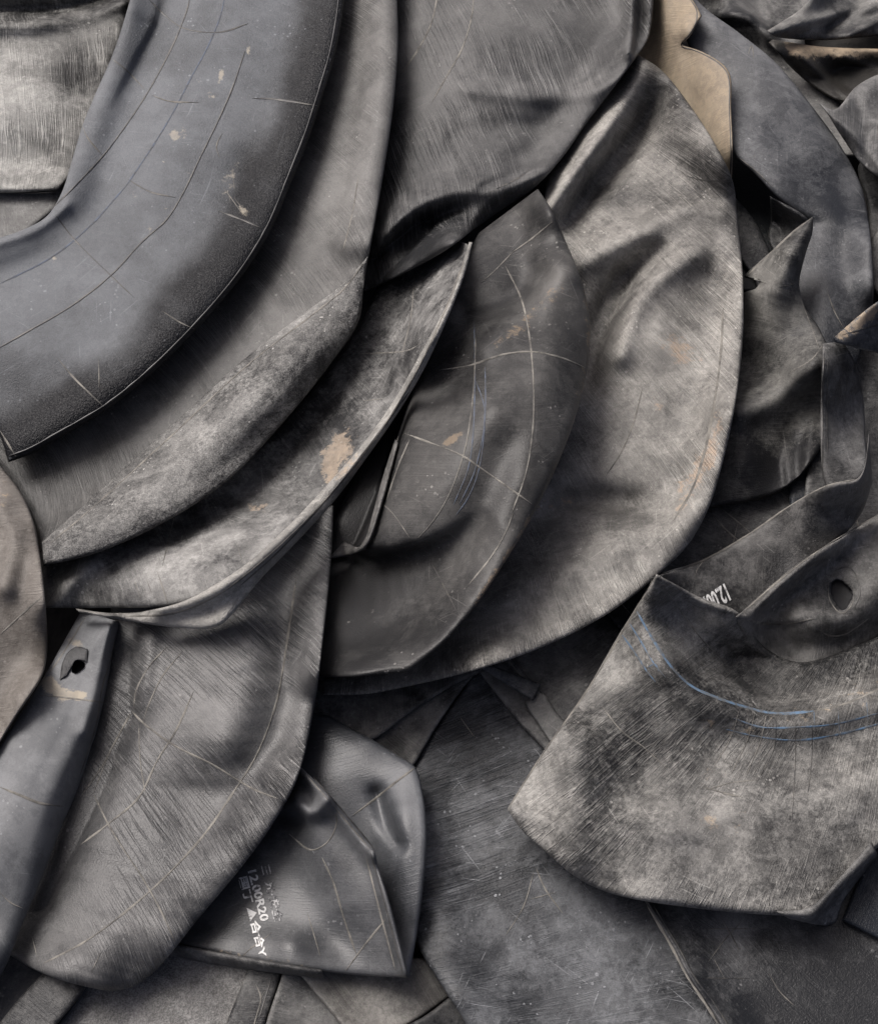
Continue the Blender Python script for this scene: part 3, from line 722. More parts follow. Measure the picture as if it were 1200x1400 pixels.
dark = piece('inner_tube', [(655, 318), (600, 410), (560, 500), (510, 600), (465, 690), (440, 760), (425, 850), (428, 925)],
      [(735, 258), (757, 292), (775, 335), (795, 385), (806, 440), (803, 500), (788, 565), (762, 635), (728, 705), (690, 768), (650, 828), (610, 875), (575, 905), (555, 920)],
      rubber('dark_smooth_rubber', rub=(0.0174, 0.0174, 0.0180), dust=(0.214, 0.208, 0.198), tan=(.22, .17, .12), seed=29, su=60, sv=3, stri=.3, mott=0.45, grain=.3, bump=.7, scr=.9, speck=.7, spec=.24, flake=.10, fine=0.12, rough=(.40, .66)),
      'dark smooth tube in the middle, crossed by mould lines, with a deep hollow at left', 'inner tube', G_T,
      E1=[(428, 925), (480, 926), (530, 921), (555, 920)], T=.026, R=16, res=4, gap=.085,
      h=dict(base=[[.02, .02, .01], [.04, .05, .02], [.05, .09, .03], [.02, .12, .04], [.0, .11, .05], [-.02, .06, .05], [.0, .03, .03], [.01, .02, .01]],
             add=[('step', [(575, 470), (552, 560), (532, 630), (512, 695), (500, 732), (491, 752), (520, 757), (570, 748), (620, 725), (660, 690)], [.10, .18, .22, .24, .20, .12, .09, .065, .03, .0], 12, 110),
                  ('ridge', [(660, 470), (710, 430), (760, 370)], .014, 26), ('ridge', [(640, 430), (700, 410), (735, 380)], -.014, 22), ('ridge', [(690, 560), (720, 480)], .018, 40),
                  ('ridge', [(480, 850), (580, 820), (660, 740), (710, 660)], .012, 60)]),
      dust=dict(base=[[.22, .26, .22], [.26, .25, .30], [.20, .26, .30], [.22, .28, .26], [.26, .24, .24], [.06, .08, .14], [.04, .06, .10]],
                add=[('ridge', [(700, 450), (740, 405), (765, 385)], .16, 16), ('ridge', [(800, 440), (803, 520), (770, 630)], .10, 10), ('bump', 720, 530, 34, 70, 15, .16), ('bump', 600, 800, 60, 22, -40, .10), ('bump', 640, 600, 40, 14, -30, .18), ('bump', 486, 680, 34, 95, 25, -.9), ('bump', 500, 790, 70, 40, 0, -.25)]),  # last two bumps paint the black shade of the hollow
      tan=dict(base=0, add=[('ridge', [(680, 470), (730, 430), (765, 390)], .42, 11), ('ridge', [(722, 712), (685, 775), (650, 825)], .5, 7), ('bump', 618, 600, 18, 5, -35, .9), ('ridge', [(800, 400), (806, 470), (795, 540)], .4, 8)]),
      stri=.6,
      ribs=[([(690, 362), (712, 408), (722, 450), (729, 520), (728, 590), (718, 650), (700, 700)], 1.4, .0018, RB), ([(600, 506), (640, 500), (690, 484), (730, 481), (770, 490), (800, 503)], 1.5, .0018, RB),
            ([(552, 592), (590, 606), (630, 622), (660, 642), (700, 670), (728, 690)], 1.4, .0018, RB), ([(700, 345), (678, 368), (658, 386)], 1.0, .0012, RB), ([(755, 303), (728, 325), (700, 345)], 1.1, .0014, RB),
            ([(650, 460), (648, 520), (643, 570), (634, 620), (612, 680), (590, 715), (572, 735)], 1.1, .0014, RB), ([(648, 515), (662, 560), (650, 640), (628, 690)], .7, .0008, M_PALEBLUE),
            ([(663, 500), (663, 570), (655, 640), (640, 680), (622, 706)], .8, .0009, M_PALEBLUE), ([(648, 440), (649, 520), (646, 600), (640, 640), (620, 690)], .8, .0009, M_PALEBLUE),
            ([(545, 595), (527, 650), (515, 690)], 1.1, .0016, RB), ([(560, 600), (545, 635), (528, 684)], 1.1, .0016, RB), ([(515, 683), (535, 700), (560, 735)], .9, .0010, RB), 
            ([(702, 700), (690, 730), (672, 760), (640, 800)], 1.2, .0014, RB), ([(590, 770), (612, 812), (624, 836)], 1.0, .001, M_DARKRIB)])
piece('rolled_hem', [(470, 740), (490, 748), (500, 735), (510, 700), (524, 650), (540, 600)], [(448, 765), (486, 757), (503, 745), (518, 705), (532, 655), (545, 605)],
      rubber('hem_rubber', rub=(0.0217, 0.0211, 0.0205), dust=(0.254, 0.248, 0.238), seed=30, su=60, sv=4, mott=.6), parent=dark, T=.016, R=9, res=3, dust=.48, smooth=3, gap=-.004)


# ------------------------------------------------------------------ folded tube with stencilled lettering
fold = piece('inner_tube', [(415, 972), (405, 1060), (430, 1150), (480, 1250), (545, 1336)],
      [(450, 978), (480, 996), (511, 1012), (545, 1034), (567, 1048), (577, 1080), (583, 1130), (581, 1190), (574, 1250), (566, 1300), (559, 1337)],
      rubber('blue_bloom_rubber', rub=(0.0174, 0.0192, 0.0236), dust=(0.208, 0.216, 0.230), seed=34, su=60, sv=3, stri=.25, mott=.4, grain=.3, bump=.7, spec=0.5, flake=.08, fine=0.12, rough=(.40, .66)),
      'blue-grey tube folded to a sharp point, its front face stencilled with a size', 'inner tube', G_T, T=.022, R=10, res=4,
      h=dict(base=[[0, .0, .0], [.02, .03, .02], [.02, .02, .03], [.01, .015, .02], [0, 0, 0]], add=[('ridge', [(515, 1085), (530, 1130), (545, 1155)], -.012, 10), ('bump', 548, 1160, 18, 70, 0, .012)]),
      dust=dict(base=[[.2, .26, .34], [.2, .34, .46], [.2, .36, .5], [.2, .36, .42], [.3, .4, .4]], add=[('ridge', [(520, 1080), (545, 1150)], -.15, 9)]),
      ribs=[([(568, 1049), (540, 1070), (510, 1094), (482, 1115)], 1.8, .0014, RB)])
face = piece('front_face', [(404, 1044), (340, 1115), (265, 1205), (200, 1280)],
      [(413, 1050), (440, 1076), (476, 1116), (512, 1163), (517, 1185), (530, 1225), (545, 1280), (559, 1337)],
      rubber('stencilled_face_rubber', rub=(0.0161, 0.0174, 0.0198), dust=(0.213, 0.216, 0.221), seed=35, su=60, sv=3, stri=.25, mott=.45, grain=.35, bump=.7, scr=.6, spec=0.5, flake=.10, fine=0.15, rough=(.40, .66)), parent=fold,
      E1=[(200, 1280), (265, 1298), (330, 1312), (420, 1326), (500, 1334), (559, 1337)], T=.02, R=12, res=4,
      h=dict(base=[[.02, .03, .03], [.02, .03, .035], [.0, .02, .03], [.0, .005, .01]], add=[('ridge', [(420, 1062), (470, 1120), (508, 1168)], .014, 12), ('ridge', [(512, 1165), (535, 1250), (556, 1330)], .012, 10),
                  ('ridge', [(405, 1095), (425, 1112), (450, 1090)], .02, 12), ('bump', 405, 1120, 22, 12, 20, -.02), ('bump', 420, 1260, 60, 40, -20, .014)]),
      dust=dict(base=[[.3, .36, .40], [.2, .26, .36], [.2, .32, .42], [.3, .38, .42]], add=[('bump', 425, 1098, 20, 16, 20, .3), ('bump', 470, 1230, 40, 50, 0, .10), ('ridge', [(330, 1300), (430, 1318), (540, 1328)], .12, 12), ('bump', 440, 1160, 60, 20, 30, -.10)]),
      tan=dict(base=0, add=[('ridge', [(300, 1300), (420, 1320)], .3, 8)]),
      ribs=[([(440, 1172), (455, 1205), (470, 1255), (487, 1305)], 1.6, .0014, RB), ([(528, 1256), (500, 1290), (472, 1328)], 1.5, .0014, RB), ([(420, 1248), (430, 1280), (438, 1308)], 1.0, .001, RB),
            ([(395, 1140), (425, 1162), (447, 1152), (459, 1130), (460, 1105)], 1.5, .0014, RB), ([(330, 1308), (345, 1295), (372, 1275)], 1.0, .001, RB), ([(500, 1170), (515, 1230), (540, 1325)], 1.2, .002, RB),
            ([(507, 1168), (527, 1240), (550, 1330)], 1.0, .002, M_DARKRIB), ([(418, 1058), (450, 1095), (505, 1160)], 1.1, .0016, RB), ([(428, 1062), (470, 1110), (512, 1160)], 1.1, .0016, M_DARKRIB)])
piece('under_layer', [(210, 1284), (300, 1302), (380, 1316), (440, 1326)], [(225, 1305), (300, 1320), (380, 1331), (445, 1338)], m_low('under_layer_rubber', 36), parent=fold, T=.01, R=5, res=3, dust=.3, gap=-.03)
tx = (.30, .955); ty = (.93, -.25)
lettering(face, 'size_marking', '12.00R20', (338.5, 1188), (.25, .968), 16, M_PAINT, (.968, -.25), squeeze=1.22, bold=.03)
lettering(face, 'stencil_characters', '\u4e09 \u5149\u00b7\u5b89\u5168', (357, 1183), (.24, .97), 14.5, M_PAINTWORN, (.968, -.25), squeeze=1.22, bold=.02)
lettering(face, 'stencil_characters', '\u56fd\u4e01 \u25b2\u5408\u5408Y', (327, 1199), (.25, .968), 13.5, M_PAINT, (.968, -.25), squeeze=1.42, bold=.03)

# ------------------------------------------------------------------ bottom left tube with side panel
fan = piece('inner_tube', [(150, 800), (152, 900), (130, 990), (95, 1080), (50, 1200), (5, 1300)],
      [(456, 690), (455, 730), (450, 800), (441, 880), (430, 965), (406, 1065), (372, 1128), (330, 1186), (270, 1258), (215, 1325), (185, 1348), (152, 1356)],
      rubber('creased_dark_tube_rubber', rub=(0.0161, 0.0167, 0.0186), dust=(0.247, 0.244, 0.239), seed=37, su=95, sv=3.2, stri=1.0, skew=.80, mott=.4, bump=1.1, scr=.6, spec=0.42, flake=.08, fine=0.1, rough=(.36, .65)),
      'dark tube with fine pale creases fanning across it, bottom left, below the pale rimmed tube', 'inner tube', G_T,
      E1=[(5, 1300), (50, 1327), (105, 1346), (152, 1356)], T=.03, R=24, res=4.5,
      h=dict(base=[[.0, .03, .02], [.0, .05, .03], [-.0, .05, .03], [-.0, .04, .025], [.0, .04, .025], [.0, .01, .0]],
             add=[('ridge', [(176, 900), (154, 985), (128, 1060), (92, 1136), (55, 1225)], [-.012, -.03, -.034, -.034, -.02], 22), ('bump', 185, 972, 20, 26, 0, -.02), ('ridge', [(330, 800), (340, 930), (310, 1010)], .02, 45), ('bump', 260, 1080, 60, 60, 0, -.022),
                  ('bump', 200, 1250, 70, 34, -35, .016), ('ridge', [(205, 870), (190, 960)], .012, 14)]),
      ripple=(.0016, 20),
      dust=dict(base=[[.4, .42, .36], [.44, .52, .38], [.28, .40, .30], [.18, .26, .34], [.16, .34, .38], [.26, .34, .34]],  # lower dust at left paints shade in the valley beside the panel
                add=[('ridge', [(250, 950), (330, 980), (400, 930)], .10, 26), ('ridge', [(200, 1290), (280, 1230), (370, 1120)], .12, 24), ('bump', 340, 1030, 60, 40, 40, -.10)]),  # ridge inside the lower right edge paints a lit band
      stri=dict(base=[[.4, 1.2, 1.6, 1.8], [.4, 1.4, 1.8, 2.2], [.5, 1.4, 1.6, 2.4], [.5, .8, 1.4, 2.4], [.4, .4, 1., 2.4], [.4, .5, 1.2, 2.]]),
      ribs=[([(405, 790), (392, 880), (378, 960), (352, 1030), (318, 1085), (280, 1140), (230, 1195), (180, 1240), (120, 1285), (60, 1317)], 1.7, .0016, RB), ([(180, 972), (198, 990), (240, 1020), (290, 1045), (345, 1078), (380, 1092)], 1.7, .0016, RB),
            ([(183, 968), (186, 945), (205, 910), (228, 885)], 1.3, .0014, RB), ([(250, 890), (222, 925), (203, 965), (196, 985)], 1.2, .0012, RB), ([(265, 945), (240, 1000), (215, 1040), (190, 1090), (150, 1125), (110, 1155)], 1.5, .0014, RB),
            ([(128, 1085), (150, 1130), (175, 1170), (195, 1200), (220, 1245), (240, 1288)], 1.3, .0012, RB), ([(178, 975), (160, 1010), (135, 1055), (110, 1090)], 1.3, .0012, RB), ([(180, 975), (150, 1030), (128, 1085)], .9, .001, RB),
            ([(190, 990), (192, 1040), (200, 1090)], .9, .001, RB), ([(44, 1280), (52, 1312)], .9, .001, RB), ([(138, 1302), (125, 1330)], .9, .001, RB)])
piece('side_panel', [(112, 834), (86, 880), (60, 926), (22, 985), (-12, 1040), (-70, 1120), (-150, 1240)],
      [(170, 852), (160, 890), (154, 930), (143, 985), (122, 1050), (90, 1118), (62, 1190), (32, 1262), (4, 1330), (-40, 1400)],
      rubber('dusty_blue_panel_rubber', rub=(.03, .033, .038), dust=(0.255, 0.260, 0.266), tan=(.40, .35, .27), seed=38, su=60, sv=4, stri=.2, mott=.35, grain=.3, bump=.6, scr=.6, flake=.12, fine=0.12), parent=fan, T=.024, R=20, res=2.8,
      clamp=False, h=dict(base=[[.0, .008, .012, .008, -.05], [.03, .032, .034, .020, -.05], [.045, .055, .055, .040, -.02], [.06, .07, .075, .06, .02], [.05, .06, .065, .05, .02], [.04, .05, .05, .04, .02]], add=[('ridge', [(152, 860), (146, 920), (120, 1000)], .012, 12)]),
      dust=dict(base=[[.66, .66, .58], [.68, .62, .55], [.62, .62, .42], [.58, .58, .28], [.60, .54, .2], [.55, .4, .15]], add=[('bump', 128, 900, 12, 24, 0, -.2)]),  # right column darker: painted shading where the edge turns away
      tan=dict(base=0, add=[('bump', 102, 878, 14, 8, 20, .6), ('ridge', [(70, 935), (85, 948), (112, 950)], .75, 9), ('bump', 66, 938, 16, 14, 0, .6)]),
      holes=[[(100, 906), (106, 902), (112, 904), (117, 906), (117, 912), (110, 919), (104, 922), (98, 919), (99, 912)]],
      ribs=[([(0, 1076), (30, 1088), (55, 1098), (90, 1103)], 1.9, .0015, RB), ([(0, 1220), (15, 1234), (32, 1242)], 1.7, .0015, RB), ([(160, 862), (152, 900), (140, 940), (132, 990), (110, 1060)], 1.1, .0014, RB),
            ([(55, 950), (100, 955), (150, 962), (182, 970)], 1.3, .001, RB), ([(118, 842), (100, 872), (80, 903), (62, 928)], 1.0, .0012, RB)])

piece('torn_patch', [(82, 930), (85, 909), (93, 892), (106, 884), (121, 888)], [(92, 923), (99, 911), (104, 903), (112, 903), (119, 906)],
      rubber('torn_patch_rubber', dust=(0.160, 0.160, 0.160), seed=55, su=40, sv=60, stri=.4, mott=.4), parent=fan, T=.0022, R=3, res=2, smooth=2, dust=dict(base=.50, add=[('bump', 86, 915, 8, 8, 0, -.2)]), gap=.0003)

# ------------------------------------------------------------------ pale rimmed tube
rim = piece('inner_tube', [(545, 300), (500, 430), (430, 530), (330, 630), (200, 705), (55, 755)],
      [(640, 334), (622, 395), (588, 468), (548, 545), (502, 610), (452, 668), (400, 722), (340, 778), (290, 812), (240, 828), (160, 831), (62, 831)],
      rubber('dust_caked_rubber', rub=(0.0211, 0.0211, 0.0223), dust=(.37, .365, .35), tan=(.36, .29, .22), seed=40, su=55, sv=5, stri=.5, mott=.75, bump=1.0, scr=.9),
      'pale dust-caked tube with a thick rolled rim, curving left of the dark centre tube', 'inner tube', G_T,
      E1=[(55, 755), (57, 790), (62, 831)], T=.02, R=10, res=4.5,
      h=dict(base=[[.0, .02, .06], [.0, .02, .06], [.0, .02, .055], [.0, .02, .04], [.02, .03, .03], [.03, .05, .03], [.02, .03, .02]], add=[('ridge', [(130, 760), (95, 800), (75, 831)], .012, 14), ('ridge', [(460, 520), (350, 650), (240, 720)], -.012, 26)]),
      dust=dict(base=[[.2, .28, .5], [.15, .28, .5], [.12, .34, .5], [.16, .46, .52], [.3, .56, .50], [.44, .56, .52], [.5, .5, .52]],  # dark first column paints the shade below the roll
                add=[('bump', 290, 770, 50, 16, -15, -.16), ('bump', 210, 770, 24, 18, 0, .1), ('bump', 380, 690, 40, 30, -40, .08)]),
      tan=dict(base=0, add=[('bump', 462, 618, 20, 30, 20, .85), ('bump', 450, 650, 14, 18, 0, .5), ('bump', 352, 694, 18, 8, 0, .6)]),
      ribs=[([(566, 375), (562, 430), (548, 490)], .9, .001, RB), ([(240, 700), (222, 775)], 1.0, .001, RB), ([(215, 780), (232, 832)], .9, .001, RB), ([(495, 548), (525, 545)], 1.1, .001, RB), ([(490, 484), (560, 478), (580, 465)], .9, .001, RB),
            ([(325, 745), (332, 770)], .8, .0008, RB), ([(185, 795), (192, 818)], .8, .0008, RB), ([(200, 790), (208, 812)], .8, .0008, RB), ([(80, 800), (65, 825)], 1.0, .001, M_DARKRIB)])
piece('rolled_rim', [(641, 331), (618, 400), (582, 470), (540, 545), (495, 608), (445, 665), (395, 718), (338, 770), (288, 803), (248, 823), (200, 835), (150, 838), (104, 832)],
      [(646, 331), (636, 372), (613, 432), (582, 500), (547, 560), (502, 625), (457, 685), (402, 745), (352, 797), (322, 835), (296, 857), (232, 857), (170, 848), (108, 837)],
      rubber('rim_dust_rubber', rub=(.04, .04, .04), dust=(.38, .37, .345), tan=(.33, .27, .21), seed=41, su=25, sv=55, stri=.7, mott=.55, grain=.4), parent=rim, T=.042, R=15, res=3, smooth=5, dust=.62, gap=.0,
      h=dict(base=[[.006, .014], [.008, .018], [.010, .022], [.014, .026], [.014, .018]], add=[]), tan=dict(base=0, add=[('bump', 478, 640, 16, 26, 40, .6)]),
      ribs=[([(635, 355), (608, 425), (568, 510), (520, 590), (470, 655), (410, 720), (350, 775), (300, 812), (240, 838), (170, 843)], 1.5, .003, RB), ([(560, 535), (500, 615), (440, 690), (380, 755), (330, 800)], 1.3, .003, M_DARKRIB)])

# ------------------------------------------------------------------ top centre tube
piece('inner_tube', [(535, -140), (538, 0), (536, 90), (522, 200), (505, 310), (488, 400)],
      [(895, -140), (893, 0), (886, 52), (868, 80), (840, 118), (800, 170), (768, 216), (730, 257), (690, 284), (650, 312), (610, 342), (560, 370), (500, 398)],
      rubber('brushed_dark_tube_rubber', rub=(0.0186, 0.0192, 0.0205), dust=(0.232, 0.229, 0.224), seed=39, su=85, sv=2.6, stri=.95, skew=.95, mott=0.45, bump=1.1, scr=.4, flake=.08, fine=0.15),
      'broad dark tube with brushed creases at top centre, its lower lip over a hollow', 'inner tube', G_T, T=.03, R=26, res=4.5,
      h=dict(base=[[.02, .05, .05, .02], [.02, .06, .06, .02], [.02, .06, .06, .015], [.01, .05, .06, .01], [.0, .04, .04, .01], [.0, .0, .01, .0]],
             add=[('ridge', [(505, 380), (540, 345), (580, 310), (622, 288)], [-.035, -.065, -.07, -.02], 19), ('ridge', [(540, 385), (610, 330), (670, 285), (740, 240)], .024, 20), ('ridge', [(520, 330), (570, 285), (640, 262), (720, 245)], .022, 22),
                  ('ridge', [(864, -40), (864, 30), (862, 70)], .02, 10), ('ridge', [(874, -40), (874, 30), (868, 70)], -.02, 8), ('ridge', [(640, 120), (720, 132), (800, 125), (850, 110)], .009, 14), ('ridge', [(630, 180), (700, 175), (790, 165)], -.006, 16), ('ridge', [(660, 255), (700, 240), (735, 225)], -.006, 6)]),
      ripple=(.0012, 18),
      dust=dict(base=[[.30, .26, .38, .32], [.24, .34, .44, .34], [.2, .42, .44, .36], [.16, .36, .42, .34], [.2, .26, .30, .28], [.1, .12, .16, .16]],
                add=[('ridge', [(610, 110), (680, 120), (800, 130)], .16, 14), ('bump', 620, 210, 16, 30, 20, .14), ('ridge', [(600, 280), (660, 255)], .12, 12), ('bump', 562, 50, 14, 80, 20, .30), ('ridge', [(560, 340), (600, 305)], -.3, 20)]),  # last ridge darkens the hollow as painted shade
      stri=dict(base=[[.3, .6, 2., 1.4], [.2, 1.4, 1.6, 1.4], [.4, 1.6, 1.4, 1.2], [1.4, 1.6, 1.4, 1.2], [2., 2., 1.6, 1.2]]),
      ribs=[([(648, -20), (645, 20), (632, 65), (610, 105), (590, 140)], 1.2, .0012, RB), ([(600, -20), (590, 30), (570, 70), (545, 105)], 1.4, .0016, RB), ([(678, 258), (705, 245), (728, 229)], 1.4, .0016, M_DARKRIB)])

# ------------------------------------------------------------------ grey tube with a thick roll
roll = piece('inner_tube', [(445, -140), (430, 20), (400, 140), (345, 270), (250, 400), (140, 510), (40, 580), (-60, 600)],
      [(540, -140), (543, 0), (544, 60), (537, 150), (522, 250), (506, 340), (497, 385), (491, 432), (480, 455), (455, 490), (400, 560), (310, 655), (220, 715), (130, 755), (60, 772)],
      rubber('combed_grey_rubber', rub=(0.0198, 0.0198, 0.0198), dust=(.29, .285, .275), seed=42, su=110, sv=3.6, stri=.8, skew=.40, mott=0.35, bump=1.0, scr=.5, flake=.08, fine=0.15),
      'grey tube combed with fine lines, ending in a thick speckled roll', 'inner tube', G_T,
      E1=[(-60, 600), (0, 640), (30, 680), (52, 725), (60, 772)], T=.024, R=14, res=4.5,
      h=dict(base=[[.0, .03, .03], [-.0, .04, .035], [-.0, .04, .04], [.0, .035, .04], [.0, .03, .03], [.0, .02, .03], [-.0, .0, .02], [.0, .0, .01]], add=[('ridge', [(490, 405), (440, 455), (370, 530), (270, 625), (170, 700), (80, 750)], [.012, .03, .036, .036, .03, .012], 27), ('ridge', [(515, -60), (518, 60), (505, 200), (478, 330)], .02, 22)]), ripple=(.0014, 22),
      dust=dict(base=[[.12, .44, .44], [.12, .46, .42], [.16, .48, .44], [.16, .48, .48], [.2, .46, .46], [.24, .40, .46], [.26, .30, .40], [.3, .3, .3]], add=[('bump', 130, 640, 60, 20, -60, -.12), ('bump', 240, 560, 60, 24, -30, .10)]), stri=dict(base=[[.5, .6, 1.3], [.5, .8, 1.3], [.9, 1.1, .9], [1.2, 1.2, .8], [1., 1., 1.]]),  # low first column paints shade beside the overlapping tube's edge
      ribs=[([(490, 240), (482, 290), (468, 345)], 1.0, .0012, RB)])
piece('rolled_edge', [(503, 350), (472, 385), (432, 416), (340, 486), (230, 586), (120, 686), (57, 742)],
      [(497, 394), (492, 434), (481, 457), (456, 492), (401, 562), (311, 657), (220, 717), (130, 757), (60, 774)],
      rubber('salt_speckled_rubber', rub=(0.0174, 0.0174, 0.0186), dust=(.34, .335, .32), seed=43, su=150, sv=40, stri=.7, mott=.55, grain=1.2, bump=1.3, scr=.3, speck=1.5, fine=1.2), parent=roll, T=.010, R=7, res=3.2, smooth=2, gap=.001,
      h=dict(base=[[.0, .0], [.004, .0], [.004, .0], [.0, .0], [.0, .0]]), dust=dict(base=[[.50, .34, .26], [.50, .42, .26], [.48, .48, .28], [.44, .44, .26], [.46, .34, .25]], add=[]), stri=.7,  # light-to-dark columns paint a lit upper side and shaded lower side
      ribs=[([(497, 360), (470, 395), (430, 428), (340, 498), (230, 600), (120, 700), (70, 742)], 1.2, .0025, RB)])

# ------------------------------------------------------------------ top left
piece('inner_tube', [(-140, 240), (-40, 250), (40, 255), (110, 245)], [(-140, 380), (-30, 345), (20, 330), (60, 300), (110, 260)],
      rubber('lip_rubber', dust=(0.276, 0.274, 0.265), seed=44, su=60, sv=20, stri=.4, mott=.5), 'thin dusty lip of tube at the left edge under the pale bulging tube', 'inner tube', G_T, T=.02, R=10, dust=.55, h=.012)
piece('inner_tube', [(-140, -140), (-140, 60), (-140, 180), (-140, 262)], [(210, -140), (182, 0), (155, 90), (130, 170), (106, 230), (80, 262)],
      rubber('chalky_bulge_rubber', rub=(0.0186, 0.0186, 0.0180), dust=(.46, .455, .43), seed=45, su=115, sv=4.5, stri=1.1, skew=1.35, mott=.6, bump=1.2, fine=0.6), 'chalky pale bulging tube in the top left corner with a dark band across its top', 'inner tube', G_T,
      E1=[(-140, 262), (-40, 264), (30, 263), (80, 260)], T=.03, R=16,
      h=dict(base=[[.05, .05, .03], [.03, .03, .02], [.03, .04, .02], [.03, .04, .01], [-.02, -.01, .0]], add=[('ridge', [(-60, 12), (40, 14), (110, 8), (180, -20)], -.03, 13), ('ridge', [(-60, 34), (60, 30), (170, 0)], .016, 12)]),
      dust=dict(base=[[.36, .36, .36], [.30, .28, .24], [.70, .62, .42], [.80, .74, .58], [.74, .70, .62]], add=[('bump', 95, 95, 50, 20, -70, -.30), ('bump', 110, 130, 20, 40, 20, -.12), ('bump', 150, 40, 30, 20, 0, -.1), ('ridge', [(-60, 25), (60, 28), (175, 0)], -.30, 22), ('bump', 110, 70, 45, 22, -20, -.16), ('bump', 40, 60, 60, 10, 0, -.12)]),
      stri=dict(base=[[.1, .1, .1], [.3, .3, .4], [.7, .9, 1.4], [.8, .9, 1.1], [.5, .5, .6]]),
      ribs=[([(80, 262), (40, 264), (0, 264)], 1.0, .0014, M_DARKRIB)])
piece('inner_tube', [(215, -140), (178, 0), (163, 50), (150, 85), (130, 130), (113, 172), (97, 225), (84, 265), (64, 296), (32, 314), (0, 325), (-60, 342), (-160, 370)],
      [(482, -140), (470, 5), (459, 70), (440, 135), (422, 190), (400, 245), (372, 312), (338, 368), (300, 416), (262, 458), (205, 514), (148, 560), (80, 600), (40, 622), (12, 632)],
      rubber('blue_sheen_tube_rubber', rub=(.0065, .007, .0088), dust=(.220, .231, .246), tan=(.42, .38, .31), seed=46, su=70, sv=5, stri=.14, skew=.3, mott=0.3, grain=0.35, bump=.9, spec=0.2, flake=.06, leather=2.0, scr=.7, speck=.5, fine=0.16),  # dust bloom tinted blue to paint in the soft sheen of the sky
      'big blue-grey tube sweeping across the top left with long mould lines', 'inner tube', G_T,
      E1=[(-160, 370), (-90, 470), (-30, 555), (0, 596), (12, 632)], T=.042, R=36, res=4.2, edges=[(8, 1.6, .004, M_EDGE)],
      h=dict(base=[[.03, .045, .04, .02], [.025, .05, .05, .025], [.02, .05, .05, .03], [.025, .05, .05, .03], [.03, .045, .05, .03], [.03, .04, .04, .02], [.0, .02, .02, .01]],
             add=[('step', [(222, -20), (212, 30), (190, 70), (170, 110), (150, 150)], [-.0, -.012, -.012, -.008, -.0], 4, 60), ('ridge', [(90, 282), (50, 312), (0, 330)], .006, 9), ('bump', 330, 235, 40, 30, -50, -.008)]),
      dust=dict(f=lambda s, t, X, Y: np.clip(.64 - .62 / (1 + np.exp(-(t - .765 + .045 * np.sin(s * 11 + 1.2) + .025 * np.sin(s * 31)) / .030)) , 0, 1) - .22 * np.exp(-((s - .93) / .06) ** 2) * np.clip((t - .35) * 3, 0, 1),
                add=[('bump', 335, 225, 24, 40, 20, -.25), ('bump', 230, 40, 30, 60, 0, -.02), ('bump', 215, 15, 8, 40, 20, -.3), ('bump', 315, 252, 12, 22, 10, .16)]),
      tan=dict(base=0, add=[('bump', 302, 106, 5, 14, 15, .70), ('bump', 291, 132, 8, 6, 0, .6), ('bump', 240, 187, 9, 9, 0, .75), ('bump', 252, 180, 3, 9, 10, .6), ('bump', 224, 220, 6, 4, 30, .6), ('bump', 312, 250, 14, 18, 30, .42), ('bump', 333, 288, 10, 5, 40, .75), ('bump', 322, 228, 4, 10, 20, .5), ('bump', 258, 236, 4, 4, 0, .6), ('bump', 263, 256, 4, 3, 20, .6), ('bump', 228, 283, 5, 6, 0, .5), ('bump', 205, 312, 10, 8, 0, .42), ('bump', 75, 353, 3, 5, 0, .7), ('bump', 185, 265, 10, 5, 0, .35), ('bump', 340, 68, 3, 8, 0, .6)]),
      ribs=[([(262, -30), (258, 5), (246, 40), (225, 85), (200, 130), (172, 172), (142, 212), (105, 252), (75, 282)], 1.3, .0018, M_DARKRIB), ([(335, 70), (318, 120), (297, 168), (274, 215), (250, 265), (228, 300), (195, 330), (150, 378), (95, 420), (40, 452), (0, 475)], 1.5, .0020, M_DARKRIB),
            ([(310, -20), (302, 20), (285, 62), (262, 105), (236, 155), (212, 195), (172, 255)], 1.0, .0010, M_PALEBLUE), ([(172, 255), (120, 312), (70, 352), (0, 388)], 1.0, .0008, M_PALEBLUE), ([(208, 130), (230, 138), (272, 140)], 1.3, .0014, RB), ([(345, 134), (380, 136), (435, 145)], 1.5, .0016, M_DARKRIB),
            ([(200, -5), (225, 20), (250, 38), (300, 44), (340, 32)], 1.1, .0012, M_DARKRIB), ([(113, 172), (120, 188), (142, 214)], 1.2, .0012, RB), ([(150, 78), (172, 95), (198, 122)], 1.0, .0010, RB), ([(175, 245), (205, 262), (240, 270)], 1.2, .0012, M_DARKRIB), ([(298, 288), (330, 300), (358, 312)], 1.4, .0016, M_DARKRIB),
            ([(75, 292), (100, 325), (150, 375), (185, 408)], 1.0, .0010, M_DARKRIB), ([(222, 425), (245, 440), (266, 450)], 1.4, .0014, RB), ([(78, 488), (100, 515), (142, 556)], 1.3, .0013, RB), ([(0, 588), (22, 624)], 1.5, .0018, RB), ([(300, 215), (296, 200), (304, 182)], 1.0, .001, RB), ([(135, 488), (136, 532)], .7, .0008, RB), ([(305, 255), (330, 290)], .9, .001, RB), ([(318, 240), (322, 262)], .9, .001, RB), ([(320, 270), (340, 296)], .9, .001, RB), ([(312, 262), (316, 280)], .8, .001, RB)])
